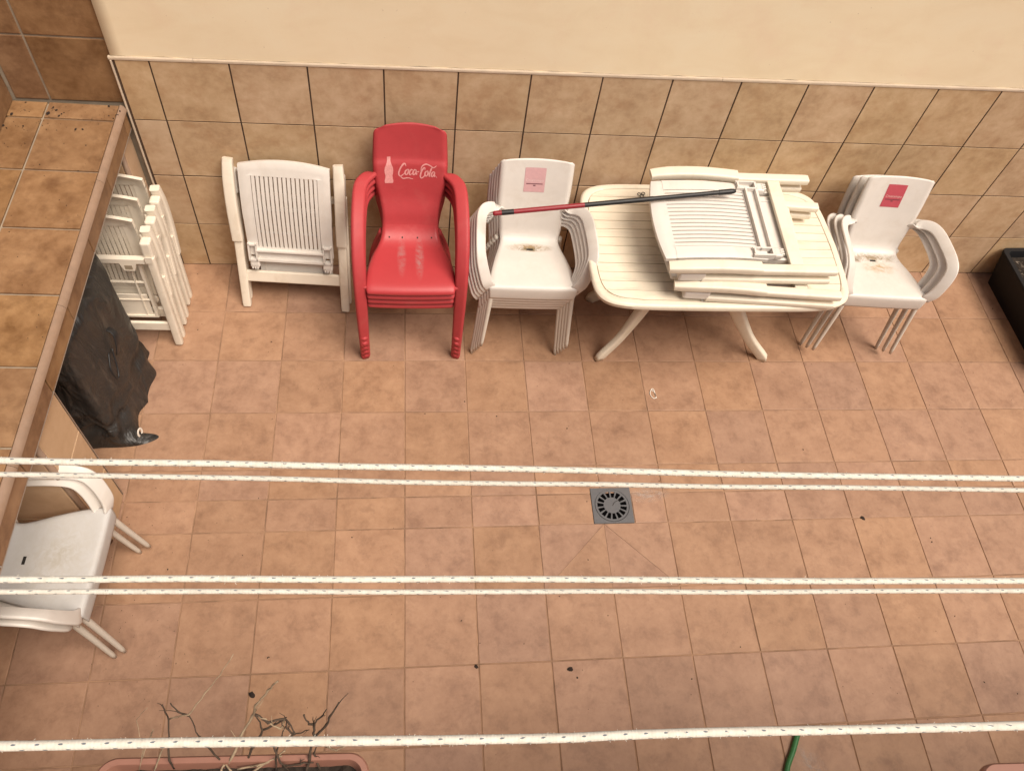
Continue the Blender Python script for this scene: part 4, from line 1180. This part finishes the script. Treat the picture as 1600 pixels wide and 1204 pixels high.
def leafbit(px, py, size, lab, name='dry_leaf', cat='dry leaf'):
    q = bmesh.new(); bmesh.ops.create_icosphere(q, subdivisions=2, radius=1.0)
    for v in q.verts:
        v.co *= 1 + .5 * noise.noise(v.co * 1.7 + Vector((px, py, 0)))
        v.co = Vector((v.co.x * size, v.co.y * size * .7, max(-.2, v.co.z) * size * .35 + size * .07))
    o = obj(name, q, M['debris'], smooth=False); p = at(px, py, .0); o.location = (p.x, p.y, .0005); o.rotation_euler = (0, 0, random.uniform(0, 6))
    tag(o, lab, cat)
leafbit(744, 1041, .0105, 'small dark leaf scrap on the joint left of the larger scrap')
leafbit(891, 1045, .0140, 'larger dark leaf scrap on the pale floor tile near the front')
leafbit(394, 1085, .0150, 'dark curled leaf scrap on the floor above the dry twigs')
leafbit(1348, 809, .0130, 'dark scrap of leaf on a floor joint right of the drain')
bm = bmesh.new()
def speck(p, s):
    g = bmesh.ops.create_icosphere(bm, subdivisions=1, radius=s, matrix=Matrix.Translation(p) @ Matrix.Rotation(random.uniform(0, 6), 4, 'Z') @ Matrix.Diagonal((1, random.uniform(.4, .9), .35, 1)))
for px, py in ((721, 969), (1149, 905), (917, 783), (1030, 751), (919, 874), (950, 961), (379, 867), (418, 1027), (550, 839), (404, 778), (262, 889), (420, 1026), (758, 930), (874, 931), (688, 932), (1454, 840), (1456, 846),
               (1255, 702), (886, 669), (776, 650), (664, 646), (726, 627), (1547, 377 + 100), (1551, 482), (1492, 962), (309, 515), (309, 428), (424, 534), (750, 1004), (1157, 1010), (1081, 1060), (910, 1046), (902, 1058), (1538, 1065), (1590, 1083)):
    speck(at(px, py, .001), random.uniform(.003, .0055))
for i in range(240):
    p = Vector((random.uniform(-.3, 4.6), random.uniform(-2.4, .3), .001))
    if random.random() < .35: p.x = random.gauss(-.15, .15); p.y = random.uniform(-2.2, -.9)
    speck(p, random.uniform(.0012, .0028))
lit = obj('floor_litter', bm, M['debris']); tag(lit, 'dark specks of dirt and leaf crumbs scattered over the floor tiles', 'litter', kind='stuff')
bm = bmesh.new()
for px, py, s in ((75, 177, .013), (83, 168, .008), (88, 172, .007), (92, 181, .008), (96, 178, .005), (170, 166, .008), (183, 180, .009), (187, 174, .008), (170, 181, .004), (18, 178, .010), (118, 202, .008), (129, 202, .006),
                  (5, 196, .007), (36, 197, .005), (62, 257, .004), (122, 267, .004), (134, 227, .004), (40, 160, .005), (100, 176, .004), (177, 185, .004), (10, 200, .006)):
    speck(at(px, py, HC + .001), s)
for i in range(120):
    y = random.uniform(-1.1, .33); x = random.uniform(-.74, -.33)
    if random.random() < .5: y = random.uniform(.15, .33)
    speck(Vector((x, y, HC)), random.uniform(.001, .0028))
lit2 = obj('counter_litter', bm, M['debris']); tag(lit2, 'dark dirt crumbs gathered at the far end of the counter top', 'litter', kind='stuff')

def limescale():
    t = NT('white_limescale_mark'); tc, _ = t.coord(jitter=False)
    n1 = t.noise(tc, 3.2, 7.0, 0.75, 1.0)
    L = t.n('ShaderNodeVectorMath', operation='LENGTH', i_0=t.n('ShaderNodeVectorMath', operation='MULTIPLY', i_0=tc, i_1=(1.0, 1.0, 0)).outputs[0]).outputs['Value']
    a = t.math('MULTIPLY', t.math('SUBTRACT', 1.0, L, clamp=True), t.ramp(n1, [(0.42, (0, 0, 0)), (0.66, (1, 1, 1))]))
    t.l(t.math('MULTIPLY', a, 0.7, clamp=True), t.b.inputs['Alpha'])
    return t.done((0.55, 0.50, 0.45), 0.8, 0.2)
LM = limescale()
for px, py, sx, sy, rz in ((1012, 772, .13, .05, .10), (1265, 1190, .10, .06, -.8)):
    bm = bmesh.new(); bmesh.ops.create_grid(bm, x_segments=1, y_segments=1, size=1.0)
    o = obj('stain', bm, LM, floor); p = at(px, py, .0016); o.location = p; o.scale = (sx, sy, 1); o.rotation_euler = (0, 0, rz)
